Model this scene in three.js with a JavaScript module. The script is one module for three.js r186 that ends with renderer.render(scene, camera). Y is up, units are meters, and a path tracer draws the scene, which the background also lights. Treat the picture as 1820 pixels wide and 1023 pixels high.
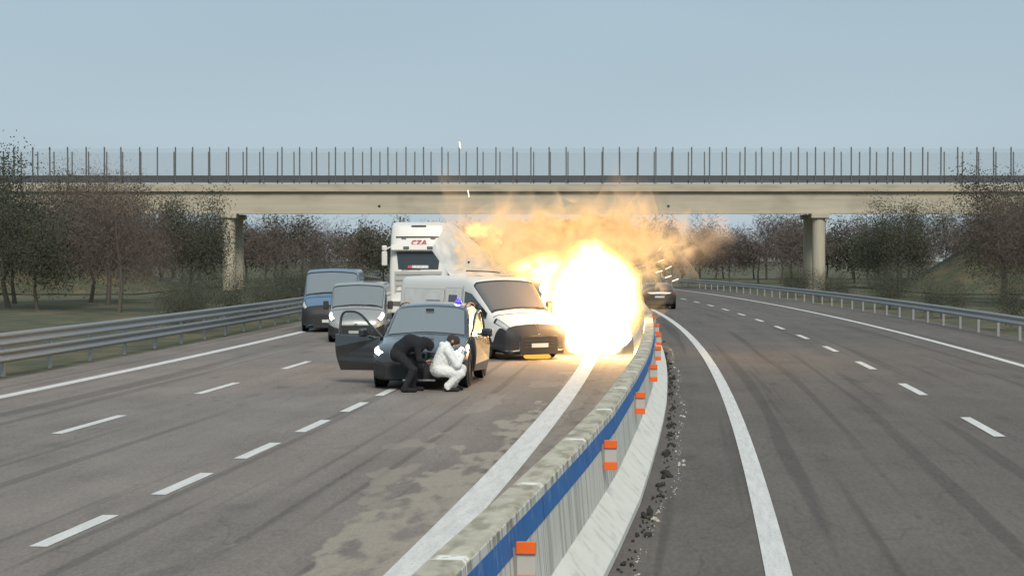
import * as THREE from 'three';
import { mergeGeometries, mergeVertices, toCreasedNormals } from 'three/addons/utils/BufferGeometryUtils.js';
import { RoundedBoxGeometry } from 'three/addons/geometries/RoundedBoxGeometry.js';
import { ImprovedNoise } from 'three/addons/math/ImprovedNoise.js';
import { FontLoader } from 'three/addons/loaders/FontLoader.js';
import { TextGeometry } from 'three/addons/geometries/TextGeometry.js';

// ---------------------------------------------------------------- camera, sky, sun, exposure
const scene = new THREE.Scene();
const camera = new THREE.PerspectiveCamera(19.36, 1024 / 575, 0.1, 3000);
camera.position.set(0, 2.6, 0);
camera.rotation.set(-0.01717, 0, 0);
const renderer = new THREE.WebGLRenderer();
renderer.toneMapping = THREE.LinearToneMapping;
renderer.toneMappingExposure = 1.9;
renderer.shadowMap.enabled = true;
const SKY_LEVEL = 0.55;
{
  const w = 512, h = 256, data = new Float32Array(w * h * 4), n = new ImprovedNoise();
  for (let j = 0; j < h; j++) for (let i = 0; i < w; i++) {
    const el = (j / h - 0.5) * Math.PI, az = i / w * Math.PI * 2;
    const x = Math.cos(el) * Math.cos(az), y = Math.sin(el), z = Math.cos(el) * Math.sin(az);
    const c = n.noise(x * 2.2 + 7, y * 9, z * 2.2) * 0.6 + n.noise(x * 5 + 3, y * 22, z * 5 + 9) * 0.4;
    const t = Math.max(0, y), k = SKY_LEVEL * (1 + 0.11 * c);
    const o = (j * w + i) * 4;
    if (y < 0) { data[o] = 0.2; data[o + 1] = 0.2; data[o + 2] = 0.19; data[o + 3] = 1; continue; }
    data[o] = k * (0.445 - 0.055 * Math.min(1, t * 6)); data[o + 1] = k * (0.535 - 0.015 * Math.min(1, t * 6)); data[o + 2] = k * (0.585 + 0.03 * Math.min(1, t * 6)); data[o + 3] = 1;
  }
  const sky = new THREE.DataTexture(data, w, h, THREE.RGBAFormat, THREE.FloatType);
  sky.mapping = THREE.EquirectangularReflectionMapping; sky.magFilter = THREE.LinearFilter; sky.needsUpdate = true;
  scene.background = sky; scene.environment = sky;
}
const sun = new THREE.DirectionalLight(new THREE.Color(1, 0.9, 0.76), 1.5);
sun.position.set(12, 58, 30); sun.target.position.set(0, 0, -40); sun.castShadow = true; sun.shadow.radius = 40;
Object.assign(sun.shadow.camera, { left: -90, right: 90, top: 90, bottom: -90, near: 1, far: 300 });
scene.add(sun, sun.target);

// ---------------------------------------------------------------- helpers
function rng(seed) { let a = seed >>> 0; return () => { a = (a + 0x6D2B79F5) >>> 0; let t = a; t = Math.imul(t ^ (t >>> 15), t | 1); t ^= t + Math.imul(t ^ (t >>> 7), t | 61); return ((t ^ (t >>> 14)) >>> 0) / 4294967296; }; }
const perlin = new ImprovedNoise();
const gradT = new Float32Array(512), permT = new Uint8Array(512);
{ const r = rng(1234), p = [...Array(256).keys()]; for (let i = 255; i > 0; i--) { const j = Math.floor(r() * (i + 1)); [p[i], p[j]] = [p[j], p[i]]; } for (let i = 0; i < 512; i++) permT[i] = p[i & 255]; for (let i = 0; i < 256; i++) { const a = i / 256 * Math.PI * 2; gradT[i * 2] = Math.cos(a) * 1.5; gradT[i * 2 + 1] = Math.sin(a) * 1.5; } }
function noise2(x, y) {
  const xf = Math.floor(x), yf = Math.floor(y), X = xf & 255, Y = yf & 255; x -= xf; y -= yf;
  const u = x * x * (3 - 2 * x), v = y * y * (3 - 2 * y), A = permT[X] + Y, B = permT[X + 1] + Y;
  const a = permT[A & 511] << 1, b = permT[B & 511] << 1, c = permT[(A + 1) & 511] << 1, d = permT[(B + 1) & 511] << 1;
  const p = gradT[a] * x + gradT[a + 1] * y, q = gradT[b] * (x - 1) + gradT[b + 1] * y, r = gradT[c] * x + gradT[c + 1] * (y - 1), s = gradT[d] * (x - 1) + gradT[d + 1] * (y - 1);
  const t = p + u * (q - p); return t + v * (r + u * (s - r) - t);
}
function fbm(x, y, z, oct = 4) { let s = 0, a = 0.5, f = 1; x += z * 17.31; y += z * 9.77; for (let i = 0; i < oct; i++) { s += a * noise2(x * f, y * f); a *= 0.5; f *= 2.03; } return s; }
function hash2(x, y) { let h = Math.imul(x | 0, 374761393) + Math.imul(y | 0, 668265263); h = Math.imul(h ^ (h >>> 13), 1274126177); return ((h ^ (h >>> 16)) >>> 0) / 4294967296; }
const clamp = (x, a = 0, b = 1) => Math.min(b, Math.max(a, x));
const smooth = (a, b, x) => { const t = clamp((x - a) / (b - a)); return t * t * (3 - 2 * t); };
const lerp = (a, b, t) => a + (b - a) * t;
const C = (r, g, b) => new THREE.Color().setRGB(r, g, b);
function mat(r, g, b, rough = 0.8, extra = {}) { return new THREE.MeshStandardMaterial({ color: C(r, g, b), roughness: rough, side: THREE.DoubleSide, ...extra }); }
function phys(r, g, b, rough, extra = {}) { return new THREE.MeshPhysicalMaterial({ color: C(r, g, b), roughness: rough, side: THREE.DoubleSide, ...extra }); }
function srgb8(x) { x = clamp(x); return Math.round(255 * (x <= 0.0031308 ? 12.92 * x : 1.055 * Math.pow(x, 1 / 2.4) - 0.055)); }
function tex(w, h, fn, color = true) {                       // fn(u, v) -> linear rgb
  const d = new Uint8Array(w * h * 4);
  for (let j = 0; j < h; j++) for (let i = 0; i < w; i++) {
    const c = fn((i + 0.5) / w, (j + 0.5) / h), o = (j * w + i) * 4;
    for (let k = 0; k < 3; k++) d[o + k] = color ? srgb8(c[k]) : Math.round(255 * clamp(c[k]));
    d[o + 3] = 255;
  }
  const t = new THREE.DataTexture(d, w, h, THREE.RGBAFormat);
  t.wrapS = t.wrapT = THREE.RepeatWrapping; t.magFilter = THREE.LinearFilter; t.minFilter = THREE.LinearMipmapLinearFilter; t.generateMipmaps = true;
  if (color) t.colorSpace = THREE.SRGBColorSpace;
  t.needsUpdate = true; return t;
}
const taken = {};
function numbered(name) { const n = taken[name] = (taken[name] ?? -1) + 1; return n ? `${name}_${String(n).padStart(3, '0')}` : name; }
function shade(o) { o.traverse((c) => { if (c.isMesh) { c.castShadow = true; c.receiveShadow = true; } }); return o; }
function tag(o, label, category, group) { o.userData.label = label; o.userData.category = category; if (group) o.userData.group = group; return o; }
function thing(name, label, category, pos = [0, 0, 0], turn = 0, group) {
  const g = new THREE.Group(); g.name = numbered(name); g.position.set(...pos); g.rotation.y = turn; scene.add(g); return tag(g, label, category, group);
}
function part(name, geo, m, parent) { const o = new THREE.Mesh(geo, m); o.name = name; o.castShadow = o.receiveShadow = true; parent.add(o); return o; }
function struct(name, geo, m) { const o = part(name, geo, m, scene); o.name = numbered(name); o.userData.kind = 'structure'; return o; }
function copy(o, pos, turn, label, group) { const c = o.clone(); c.name = numbered(o.name.replace(/_\d\d\d$/, '')); c.position.set(...pos); c.rotation.y = turn; c.userData = { ...o.userData }; if (label) c.userData.label = label; if (group) c.userData.group = group; scene.add(c); return c; }
function plain(g) { let q = g.index ? g.toNonIndexed() : g; for (const k of Object.keys(q.attributes)) if (!['position', 'normal', 'uv'].includes(k)) q.deleteAttribute(k); if (!q.attributes.uv) q.setAttribute('uv', new THREE.Float32BufferAttribute(new Float32Array(q.attributes.position.count * 2), 2)); return q; }
function join(list) { return mergeGeometries(list.map(plain)); }
function box(w, h, d, x = 0, y = 0, z = 0, r = 0) { const g = r ? new RoundedBoxGeometry(w, h, d, 2, r) : new THREE.BoxGeometry(w, h, d); g.translate(x, y, z); return g; }
function cyl(r0, r1, len, axis, x, y, z, seg = 18) { const g = new THREE.CylinderGeometry(r0, r1, len, seg); if (axis === 'x') g.rotateZ(Math.PI / 2); if (axis === 'z') g.rotateX(Math.PI / 2); g.translate(x, y, z); return g; }
function tube(pts, r, seg = 16, rad = 6) { return new THREE.TubeGeometry(new THREE.CatmullRomCurve3(pts.map((p) => new THREE.Vector3(...p))), seg, r, rad); }
function grid(nu, nv, fn, uvfn) {                            // fn(u, v) -> [x, y, z]
  const p = [], uv = [], idx = [];
  for (let j = 0; j <= nv; j++) for (let i = 0; i <= nu; i++) { p.push(...fn(i / nu, j / nv)); uv.push(...(uvfn ? uvfn(i / nu, j / nv) : [i / nu, j / nv])); }
  for (let j = 0; j < nv; j++) for (let i = 0; i < nu; i++) { const a = j * (nu + 1) + i, b = a + 1, c = a + nu + 1, d = c + 1; idx.push(a, b, d, a, d, c); }
  const g = new THREE.BufferGeometry(); g.setAttribute('position', new THREE.Float32BufferAttribute(p, 3)); g.setAttribute('uv', new THREE.Float32BufferAttribute(uv, 2)); g.setIndex(idx); g.computeVertexNormals(); return g;
}

// ---------------------------------------------------------------- the bend of the road: d metres ahead, n metres right of the solid edge line
const bendX = (d) => { const u = d - 14.2; return -0.83 + 0.116 * u - 0.00065 * u * u; };
const bendM = (d) => 0.116 - 0.0013 * (d - 14.2);
function at(d, n, y = 0) { const m = bendM(d), l = Math.hypot(1, m); return [bendX(d) + n / l, y, -(d - n * m / l)]; }
const headingAt = (d) => -Math.atan(bendM(d));               // rotation.y of a thing whose local -z runs ahead along the road
const arcTable = []; { let s = 0; for (let d = -30; d <= 420; d += 0.25) { arcTable.push(s); s += 0.25 * Math.hypot(1, bendM(d + 0.125)); } }
const arc = (d) => { const k = clamp((d + 30) / 0.25, 0, arcTable.length - 2), i = Math.floor(k); return lerp(arcTable[i], arcTable[i + 1], k - i) - arcTable[120]; };   // 0 at d = 0
function dAt(s) { let lo = -30, hi = 419; for (let i = 0; i < 40; i++) { const m = (lo + hi) / 2; if (arc(m) < s) lo = m; else hi = m; } return lo; }
function ribbon(n0, n1, d0, d1, y, step = 2, across = 1, uvScale = null) {
  const nv = Math.max(1, Math.ceil((d1 - d0) / step));
  return grid(across, nv, (u, v) => at(lerp(d0, d1, v), lerp(n0, n1, u), y), uvScale ? (u, v) => [lerp(n0, n1, u) / uvScale[0], arc(lerp(d0, d1, v)) / uvScale[1]] : null);
}

// ---------------------------------------------------------------- ground and carriageways
const grassTex = tex(512, 512, (u, v) => {
  const a = fbm(u * 8, v * 8, 3, 4), b = hash2(u * 512, v * 512), p = smooth(-0.15, 0.25, fbm(u * 4 + 9, v * 4, 1, 4));
  const k = 0.75 + 0.5 * a + 0.35 * (b - 0.5);
  return [k * lerp(0.085, 0.14, p), k * lerp(0.095, 0.115, p), k * lerp(0.045, 0.06, p)];
});
{
  const g = new THREE.PlaneGeometry(2400, 2400, 1, 1); g.rotateX(-Math.PI / 2); g.translate(0, -0.06, -600);
  const uv = g.attributes.uv; for (let i = 0; i < uv.count; i++) uv.setXY(i, uv.getX(i) * 200, uv.getY(i) * 200);
  struct('grass_ground', g, new THREE.MeshStandardMaterial({ map: grassTex, roughness: 1 }));
}
function asphalt(n, t) {                                     // worn grey-brown asphalt, metres across and along
  const grain = hash2(n * 90, t * 40) - 0.5, mid = fbm(n * 0.9, t * 0.45, 5, 4), big = fbm(n * 0.25, t * 0.06, 11, 3), streak = fbm(n * 2.2, t * 0.05, 21, 3);
  let k = 0.172 * (1 + 0.24 * mid + 0.22 * big + 0.2 * streak + 0.34 * grain);
  const spot = fbm(n * 1.4 + 40, t * 0.55, 31, 2); if (spot > 0.3) k *= 1 - 1.1 * (spot - 0.3);
  const skid = smooth(0.16, 0.3, fbm(n * 3.1 + 7, t * 0.035, 77, 3)); k *= 1 - 0.3 * skid;
  const crack = Math.abs(fbm(n * 0.7 + 3, t * 0.22, 51, 4)); if (crack < 0.006) k *= 0.78;
  return [k * 1.13, k * 0.965, k * 0.85];
}
function nearAsphalt(n, t) {
  const c = asphalt(n, t);
  // pale sand and dust swept up against the edge line, with ragged outline
  const rag = fbm(n * 1.1, t * 0.42, 61, 5), rag2 = fbm(n * 4, t * 1.1, 71, 4);
  const edge = lerp(-0.95, -0.25, smooth(14, 34, t));
  let m = smooth(-0.04, 0.1, n - edge + 1.2 * rag + 0.35 * rag2) * smooth(60, 30, t);
  m *= smooth(-0.32, 0.06, rag2 + 0.25 * fbm(n * 2, t * 0.6, 81, 3));
  if (n > 0.18) m *= 0.4;
  const patch = smooth(0.2, 0.26, fbm(n * 1.3 + 9, t * 0.35 + 4, 91, 4)) * smooth(-2.8, -1.2, n) * 0.55;
  m = clamp(Math.max(m, patch) * 0.92);
  const g = 0.92 + 0.2 * (hash2(n * 70, t * 33) - 0.5);
  return [lerp(c[0], 0.33 * g, m), lerp(c[1], 0.288 * g, m), lerp(c[2], 0.232 * g, m)];
}
const nearTex = tex(896, 1792, (u, v) => nearAsphalt(lerp(-12.4, 1.1, u), lerp(-8, 72, v)));
const farTex = tex(256, 512, (u, v) => asphalt(lerp(-12.4, 1.1, u), lerp(72, 272, v)));
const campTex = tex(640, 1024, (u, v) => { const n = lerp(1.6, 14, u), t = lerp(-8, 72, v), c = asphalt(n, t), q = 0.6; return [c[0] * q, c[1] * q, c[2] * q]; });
const s72 = dAt(72), s8 = dAt(-8);
function road(n0, n1, d0, d1, y, texture) {
  const t0 = arc(d0), t1 = arc(d1);
  const g = grid(6, Math.ceil((d1 - d0) / 2), (u, v) => at(lerp(d0, d1, v), lerp(n0, n1, u), y), (u, v) => [u, (arc(lerp(d0, d1, v)) - t0) / (t1 - t0)]);
  return struct('road', g, new THREE.MeshStandardMaterial({ map: texture, roughness: 0.93  }));
}
road(-12.4, 1.1, s8, s72, 0, nearTex);
road(-12.4, 1.1, s72, 300, 0, farTex);
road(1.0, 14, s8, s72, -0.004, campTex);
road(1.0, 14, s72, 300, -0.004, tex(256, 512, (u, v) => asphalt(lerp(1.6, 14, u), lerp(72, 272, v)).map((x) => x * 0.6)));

// painted lines, a little worn
const paintTex = tex(256, 1024, (u, v) => {
  const a = fbm(u * 3, v * 40, 2, 4), b = hash2(u * 256, v * 1024) - 0.5, w = 0.6 * smooth(0.05, 0.4, fbm(u * 9, v * 420 + 5, 8, 3));
  const k = 0.62 * (1 + 0.22 * a + 0.1 * b) * (1 - 0.3 * w); return [k, k * 0.985, k * 0.95];
});
const paint = new THREE.MeshStandardMaterial({ map: paintTex, roughness: 0.85 });
function line(name, n, width, d0, d1) { const o = struct(name, ribbon(n - width / 2, n + width / 2, d0, d1, 0.005, 1.5, 1, [width, 25]), paint); return o; }
line('edge_line', 0, 0.36, -8, 300);
line('edge_line', -10.6, 0.3, -8, 300);
line('edge_line', 3.05, 0.22, -8, 300);
line('edge_line', 10.6, 0.22, -8, 300);
{ // dashes
  const lay = (n, first, on, off, until) => { for (let s = first; s < until; s += on + off) { const o = line('lane_dash', n, 0.17, dAt(s), dAt(s + on)); } };
  lay(-3.55, arc(31.7) - 3.4 * 10, 1.9, 1.5, 180);
  lay(-7.1, 2, 3, 4.5, 180);
  lay(6.8, 3, 3, 4.5, 180);
}
// crumbled seam of pale grit beside the barrier foot
{
  const r = rng(77), stone = new THREE.DodecahedronGeometry(1, 0), n = 320;
  const mk = (name, label, m, cnt, fn) => { const o = new THREE.InstancedMesh(stone, m, cnt), q = new THREE.Object3D(); for (let i = 0; i < cnt; i++) { fn(q, i); q.updateMatrix(); o.setMatrixAt(i, q.matrix); } o.name = name; o.castShadow = o.receiveShadow = true; o.userData = { kind: 'stuff', label, category: 'debris' }; scene.add(o); };
  mk('pale_grit', 'pale crumbled grit lying in a line beside the barrier foot', mat(0.5, 0.48, 0.43, 0.95), n, (q) => {
    const d = 8 + 42 * Math.pow(r(), 1.3), c = smooth(0.0, 0.35, perlin.noise(d * 0.9, 3, 1)), k = 0.006 + 0.02 * r() * c; q.position.set(...at(d, 1.86 + 0.3 * smooth(11, 24, d) + 0.05 * Math.sin(d * 0.7) + (r() - 0.5) * 0.09, 0.004)); q.rotation.set(r() * 6, r() * 6, r() * 6); q.scale.set(k, k * 0.45, k * 1.6);
  });
  mk('dark_debris', 'dark clods of dirt lying along the barrier foot', mat(0.03, 0.028, 0.025, 0.9), 420, (q) => {
    const d = 8 + 45 * Math.pow(r(), 1.2), c = smooth(-0.05, 0.35, perlin.noise(d * 1.3, 7, 2)), k = 0.012 + 0.04 * r() * c; q.position.set(...at(d, 1.2 + 0.39 + 0.36 * smooth(9, 22, d) + r() * r() * 0.16, 0.004 + k * 0.3)); q.rotation.set(r() * 6, r() * 6, r() * 6); q.scale.set(k, k * 0.7, k * 1.3);
  });
}

// ---------------------------------------------------------------- concrete barrier, module by module
const barrierProfile = [[-0.41, 0], [-0.41, 0.07], [-0.165, 0.33], [-0.115, 0.975], [-0.09, 1.0], [0.09, 1.0], [0.115, 0.975], [0.165, 0.33], [0.41, 0.07], [0.41, 0]];
const profLen = [0]; for (let i = 1; i < barrierProfile.length; i++) profLen.push(profLen[i - 1] + Math.hypot(barrierProfile[i][0] - barrierProfile[i - 1][0], barrierProfile[i][1] - barrierProfile[i - 1][1]));
const profTotal = profLen[profLen.length - 1];
const MODULE = 3.0, GAP = 0.012;
function barrierTex(seed) {
  const lTop0 = profLen[4] / profTotal, lTop1 = profLen[5] / profTotal, lFoot = profLen[7] / profTotal, lFoot0 = profLen[2] / profTotal;
  return tex(640, 384, (u, v) => {
    const z = u * MODULE, q = v * profTotal, grain = hash2(u * 640 + seed * 999, v * 384) - 0.5, mot = fbm(z * 3 + seed * 13, q * 3, seed, 4), fine = fbm(z * 14, q * 14, seed + 5, 3);
    const streak = fbm(z * 11 + seed * 31, q * 0.35, seed + 2, 4);
    let c;
    if (v > lTop0 - 0.012 && v < lTop1 + 0.012) {            // weathered tan top, lichen and dirt
      const d = smooth(-0.1, 0.3, fbm(z * 2.2, q * 6, seed + 9, 4)); const k = 1 + 0.3 * mot + 0.2 * fine + 0.15 * grain;
      c = [lerp(0.46, 0.30, d) * k, lerp(0.425, 0.27, d) * k, lerp(0.335, 0.20, d) * k];
      const pad = smooth(0.16, 0.1, z) * smooth(lTop0 + 0.004, lTop0 + 0.02, v) * smooth(-0.35, -0.1, fine);
      c = c.map((x, i) => lerp(x, [0.78, 0.76, 0.7][i], pad));
    } else if (v <= lFoot && v >= lFoot0) {                  // wall with grey run-off streaks
      const s = smooth(0.0, 0.22, streak) * 0.55, k = 1 + 0.16 * mot + 0.14 * grain;
      c = [lerp(0.62, 0.27, s) * k, lerp(0.605, 0.262, s) * k, lerp(0.54, 0.225, s) * k];
      const drip = smooth(0.02, 0.2, fbm(z * 7, q * 0.6, seed + 40, 3)) * smooth(profLen[6] + 0.16 + 0.1 * streak, profLen[6], q) * (q > profLen[6] - 0.02 ? 1 : 0);
      c = c.map((x, i) => lerp(x, [0.15, 0.13, 0.1][i], 0.7 * drip));
    } else {                                                  // whitewashed foot
      const s = smooth(0.05, 0.4, fbm(z * 4, q * 5, seed + 17, 4)) * 0.35, k = 1 + 0.12 * mot + 0.1 * grain;
      c = [lerp(0.68, 0.36, s) * k, lerp(0.67, 0.35, s) * k, lerp(0.61, 0.3, s) * k];
    }
    return c;
  });
}
function barrierGeo() {
  const L = MODULE - GAP, p = [], uv = [], idx = [];
  for (let i = 0; i < barrierProfile.length - 1; i++) {
    const [x0, y0] = barrierProfile[i], [x1, y1] = barrierProfile[i + 1], b = p.length / 3;
    p.push(x0, y0, 0, x1, y1, 0, x1, y1, -L, x0, y0, -L); uv.push(0, profLen[i] / profTotal, 0, profLen[i + 1] / profTotal, 1, profLen[i + 1] / profTotal, 1, profLen[i] / profTotal); idx.push(b, b + 2, b + 1, b, b + 3, b + 2);
  }
  for (const z of [0, -L]) { const b = p.length / 3; for (const [x, y] of barrierProfile) { p.push(x, y, z); uv.push(0.5 + x * 0.1, 0.7); } const tri = THREE.ShapeUtils.triangulateShape(barrierProfile.map(([x, y]) => new THREE.Vector2(x, y)), []); for (const t of tri) idx.push(...(z === 0 ? t.map((k) => b + k) : [...t].reverse().map((k) => b + k))); }
  const g = new THREE.BufferGeometry(); g.setAttribute('position', new THREE.Float32BufferAttribute(p, 3)); g.setAttribute('uv', new THREE.Float32BufferAttribute(uv, 2)); g.setIndex(idx); return toCreasedNormals(g, 0.35);
}
{
  const geo = barrierGeo(), mats = [1, 2, 3, 4].map((s) => new THREE.MeshStandardMaterial({ map: barrierTex(s), roughness: 0.92 }));
  const nb = (d) => { const T = [[-20, 0.9], [8.7, 1.08], [10.5, 1.13], [12, 1.18], [17.6, 1.35], [24, 1.43], [29, 1.49], [40, 1.53], [500, 1.53]]; for (let i = 1; i < T.length; i++) if (d <= T[i][0]) return lerp(T[i - 1][1], T[i][1], (d - T[i - 1][0]) / (T[i][0] - T[i - 1][0])); return 1.52; };
  const wallX = (y) => lerp(0.165, 0.115, (y - 0.33) / 0.645);
  const L = MODULE - GAP, y0 = 0.755, y1 = 0.92;
  const stripe = new THREE.BufferGeometry();
  { const o = 0.004, q = [[wallX(y0), y0], [wallX(y0) + o, y0], [wallX(y1) + o, y1], [wallX(y1), y1]], p = [], idx = []; for (let i = 0; i < 3; i++) { const b = p.length / 3; for (const [k, z] of [[i, 0], [i + 1, 0], [i + 1, -L], [i, -L]]) p.push(q[k][0], q[k][1], z); idx.push(b, b + 1, b + 2, b, b + 2, b + 3); } stripe.setAttribute('position', new THREE.Float32BufferAttribute(p, 3)); const uv = []; for (let i = 0; i < 3; i++) uv.push(0, i / 3, 0, (i + 1) / 3, 1, (i + 1) / 3, 1, i / 3); stripe.setAttribute('uv', new THREE.Float32BufferAttribute(uv, 2)); stripe.setIndex(idx); stripe.computeVertexNormals(); }
  const blueTex = tex(512, 64, (u, v) => { const a = fbm(u * 20, v * 2, 3, 4), b = smooth(0.12, 0.3, fbm(u * 34, v * 3, 6, 3)), k = 1 + 0.22 * a; return [0.022 * k + 0.06 * b, 0.14 * k + 0.05 * b, 0.40 * k]; });
  const blue = new THREE.MeshStandardMaterial({ map: blueTex, roughness: 0.7 });
  const s0 = arc(9.1);
  for (let k = -5; k < 50; k++) {
    const d = dAt(s0 + k * MODULE), de = dAt(s0 + (k + 1) * MODULE), A = at(d, nb(d)), B = at(de, nb(de));
    const o = thing('concrete_barrier', 'concrete barrier module with blue stripe, one of the curving row between carriageways', 'barrier', A, Math.atan2(-(B[0] - A[0]), -(B[2] - A[2])), 'concrete barrier modules between the carriageways');
    part('concrete_body', geo, mats[((k % 4) + 4) % 4], o); part('blue_stripe', stripe, blue, o);
  }
  // delineators
  const orange = phys(0.78, 0.13, 0.015, 0.35, { clearcoat: 0.3 }), greyPlate = mat(0.42, 0.42, 0.4, 0.6), steel = mat(0.3, 0.3, 0.3, 0.5, { metalness: 0.6 });
  for (let k = 0; k < 9; k++) {
    const d = dAt(arc(10.6) + k * 5.9), p = at(d, nb(d) + 0.135);
    const o = thing('delineator', 'orange and grey reflector plate bolted to the barrier face', 'reflector', [p[0], 0.56, p[2]], headingAt(d), 'orange reflector plates along the barrier');
    part('orange_reflector', box(0.125, 0.078, 0.022, 0.085, 0.25, 0, 0.006), orange, o); part('orange_reflector', box(0.125, 0.078, 0.022, 0.085, 0.04, 0, 0.006), orange, o);
    part('back_plate', box(0.118, 0.28, 0.008, 0.085, 0.145, -0.015), greyPlate, o); part('bracket', box(0.03, 0.2, 0.05, 0.012, 0.145, -0.03), steel, o);
  }
}

// ---------------------------------------------------------------- guard rails along both outer verges
{
  const galv = mat(0.33, 0.34, 0.34, 0.45, { metalness: 0.55 });
  const prof = [[0, 0], [0.05, 0.03], [0.05, 0.09], [0, 0.13], [0, 0.18], [0.05, 0.22], [0.05, 0.28], [0, 0.31]];
  const rail = (name, label, n, side, h) => {
    const o = thing(name, label, 'guard rail');
    for (const top of h) { const g = grid(prof.length - 1, 70, (u, v) => { const [a, b] = prof[Math.round(u * (prof.length - 1))]; return at(lerp(8, 230, v), n - side * a, top - 0.31 + b); }); part('rail', g, galv, o); }
    const post = box(0.08, h[0] + 0.02, 0.1, 0, h[0] / 2 - 0.03, 0);
    for (let s = 10; s < 225; s += 3) { const p = part('post', post, galv, o); const d = dAt(s); p.position.set(...at(d, n + side * 0.06)); p.rotation.y = headingAt(d); }
  };
  rail('guard_rail', 'galvanised steel guard rail on posts beside the lorry and vans', -12.9, -1, [0.95, 0.58]);
  rail('guard_rail', 'galvanised steel guard rail on posts beyond the empty carriageway', 13.4, 1, [0.78]);
}

// ---------------------------------------------------------------- road bridge
{
  const D = 143, o = thing('bridge', 'concrete road bridge with tall wire fence crossing above the motorway', 'bridge', [0, 0, -D]);
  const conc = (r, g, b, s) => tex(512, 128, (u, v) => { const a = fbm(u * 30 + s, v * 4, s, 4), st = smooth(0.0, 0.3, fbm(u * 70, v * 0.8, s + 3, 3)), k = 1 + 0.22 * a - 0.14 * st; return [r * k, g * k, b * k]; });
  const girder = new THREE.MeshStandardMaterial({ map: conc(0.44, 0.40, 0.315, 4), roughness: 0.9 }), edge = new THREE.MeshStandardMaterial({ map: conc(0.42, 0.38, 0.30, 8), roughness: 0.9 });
  part('girder', box(170, 1.66, 0.9, 2, 7.37, 0.2), girder, o);
  part('girder', box(170, 1.66, 0.9, 2, 7.37, -4.4), girder, o);
  part('deck_soffit', box(170, 0.3, 3.7, 2, 7.9, -2.1), girder, o);
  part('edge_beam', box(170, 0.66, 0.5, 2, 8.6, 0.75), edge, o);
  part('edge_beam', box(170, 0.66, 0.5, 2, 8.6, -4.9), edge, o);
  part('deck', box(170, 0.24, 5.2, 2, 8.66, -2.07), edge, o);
  part('lower_flange', box(170, 0.12, 1.1, 2, 6.48, 0.2), girder, o);
  const dark = mat(0.085, 0.09, 0.095, 0.5, { metalness: 0.3 }), postMetal = mat(0.11, 0.115, 0.12, 0.5, { metalness: 0.3 });
  const beam = (z) => part('parapet_rail', join([box(170, 0.3, 0.09, 2, 9.42, z), box(170, 0.1, 0.13, 2, 9.58, z)]), dark, o);
  beam(0.75); beam(-4.9);
  const postGeo = box(0.1, 3.1, 0.09, 0, 10.47, 0), rail2 = box(0.05, 0.24, 0.1, 0, 9.05, 0);
  const r = rng(5);
  for (const [z, m, sp, off, dy] of [[0.86, postMetal, 1.5, 0.1, 0], [-4.9, postMetal, 1.5, 0.42, -0.04]]) for (let x = -66; x < 70; x += sp) { const p = part('fence_post', postGeo, m, o); p.position.set(x + off, dy, z); p.rotation.z = (r() - 0.5) * 0.012; }
  for (let x = -66; x < 70; x += 1.5) { const p = part('rail_post', rail2, dark, o); p.position.set(x + 0.1, 0, 0.75); }
  const net = mat(0.2, 0.22, 0.22, 0.7, { transparent: true, opacity: 0.07 });
  part('wire_mesh', box(136, 2.4, 0.012, 2, 10.7, 0.78), net, o); part('wire_mesh', box(136, 2.4, 0.012, 2, 10.7, -4.84), net, o);
  for (const x of [-11.2, 13.2, -40, 44]) part('drain_hole', cyl(0.11, 0.11, 0.04, 'z', x, 7.05, 0.655, 12), mat(0.02, 0.02, 0.02, 0.9), o);
  for (const x of [-24, 26]) for (const z of [0.1, -4.3]) part('pier', join([cyl(0.55, 0.55, 6.2, 'y', x, 3.05, z, 20), box(1.5, 0.4, 1.5, x, 6.25, z, 0.04)]), girder, o);
  // approach embankments
  for (const sgn of [-1, 1]) {
    const g = grid(40, 24, (u, v) => { const x = sgn * (30 + 50 * u) + 2, z = lerp(18, -24, v) - D, rise = smooth(0, 0.34, u), w = Math.abs(lerp(18, -24, v) + 3), top = 7.9 * rise * clamp(1 - (w - 4) / 15); return [x, Math.max(-0.1, top + 0.35 * fbm(x * 0.3, z * 0.3, 3, 3) * rise), z]; }, (u, v) => [u * 6, v * 5]);
    const e = struct('embankment', g, new THREE.MeshStandardMaterial({ map: grassTex, roughness: 1 }));
  }
}

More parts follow.
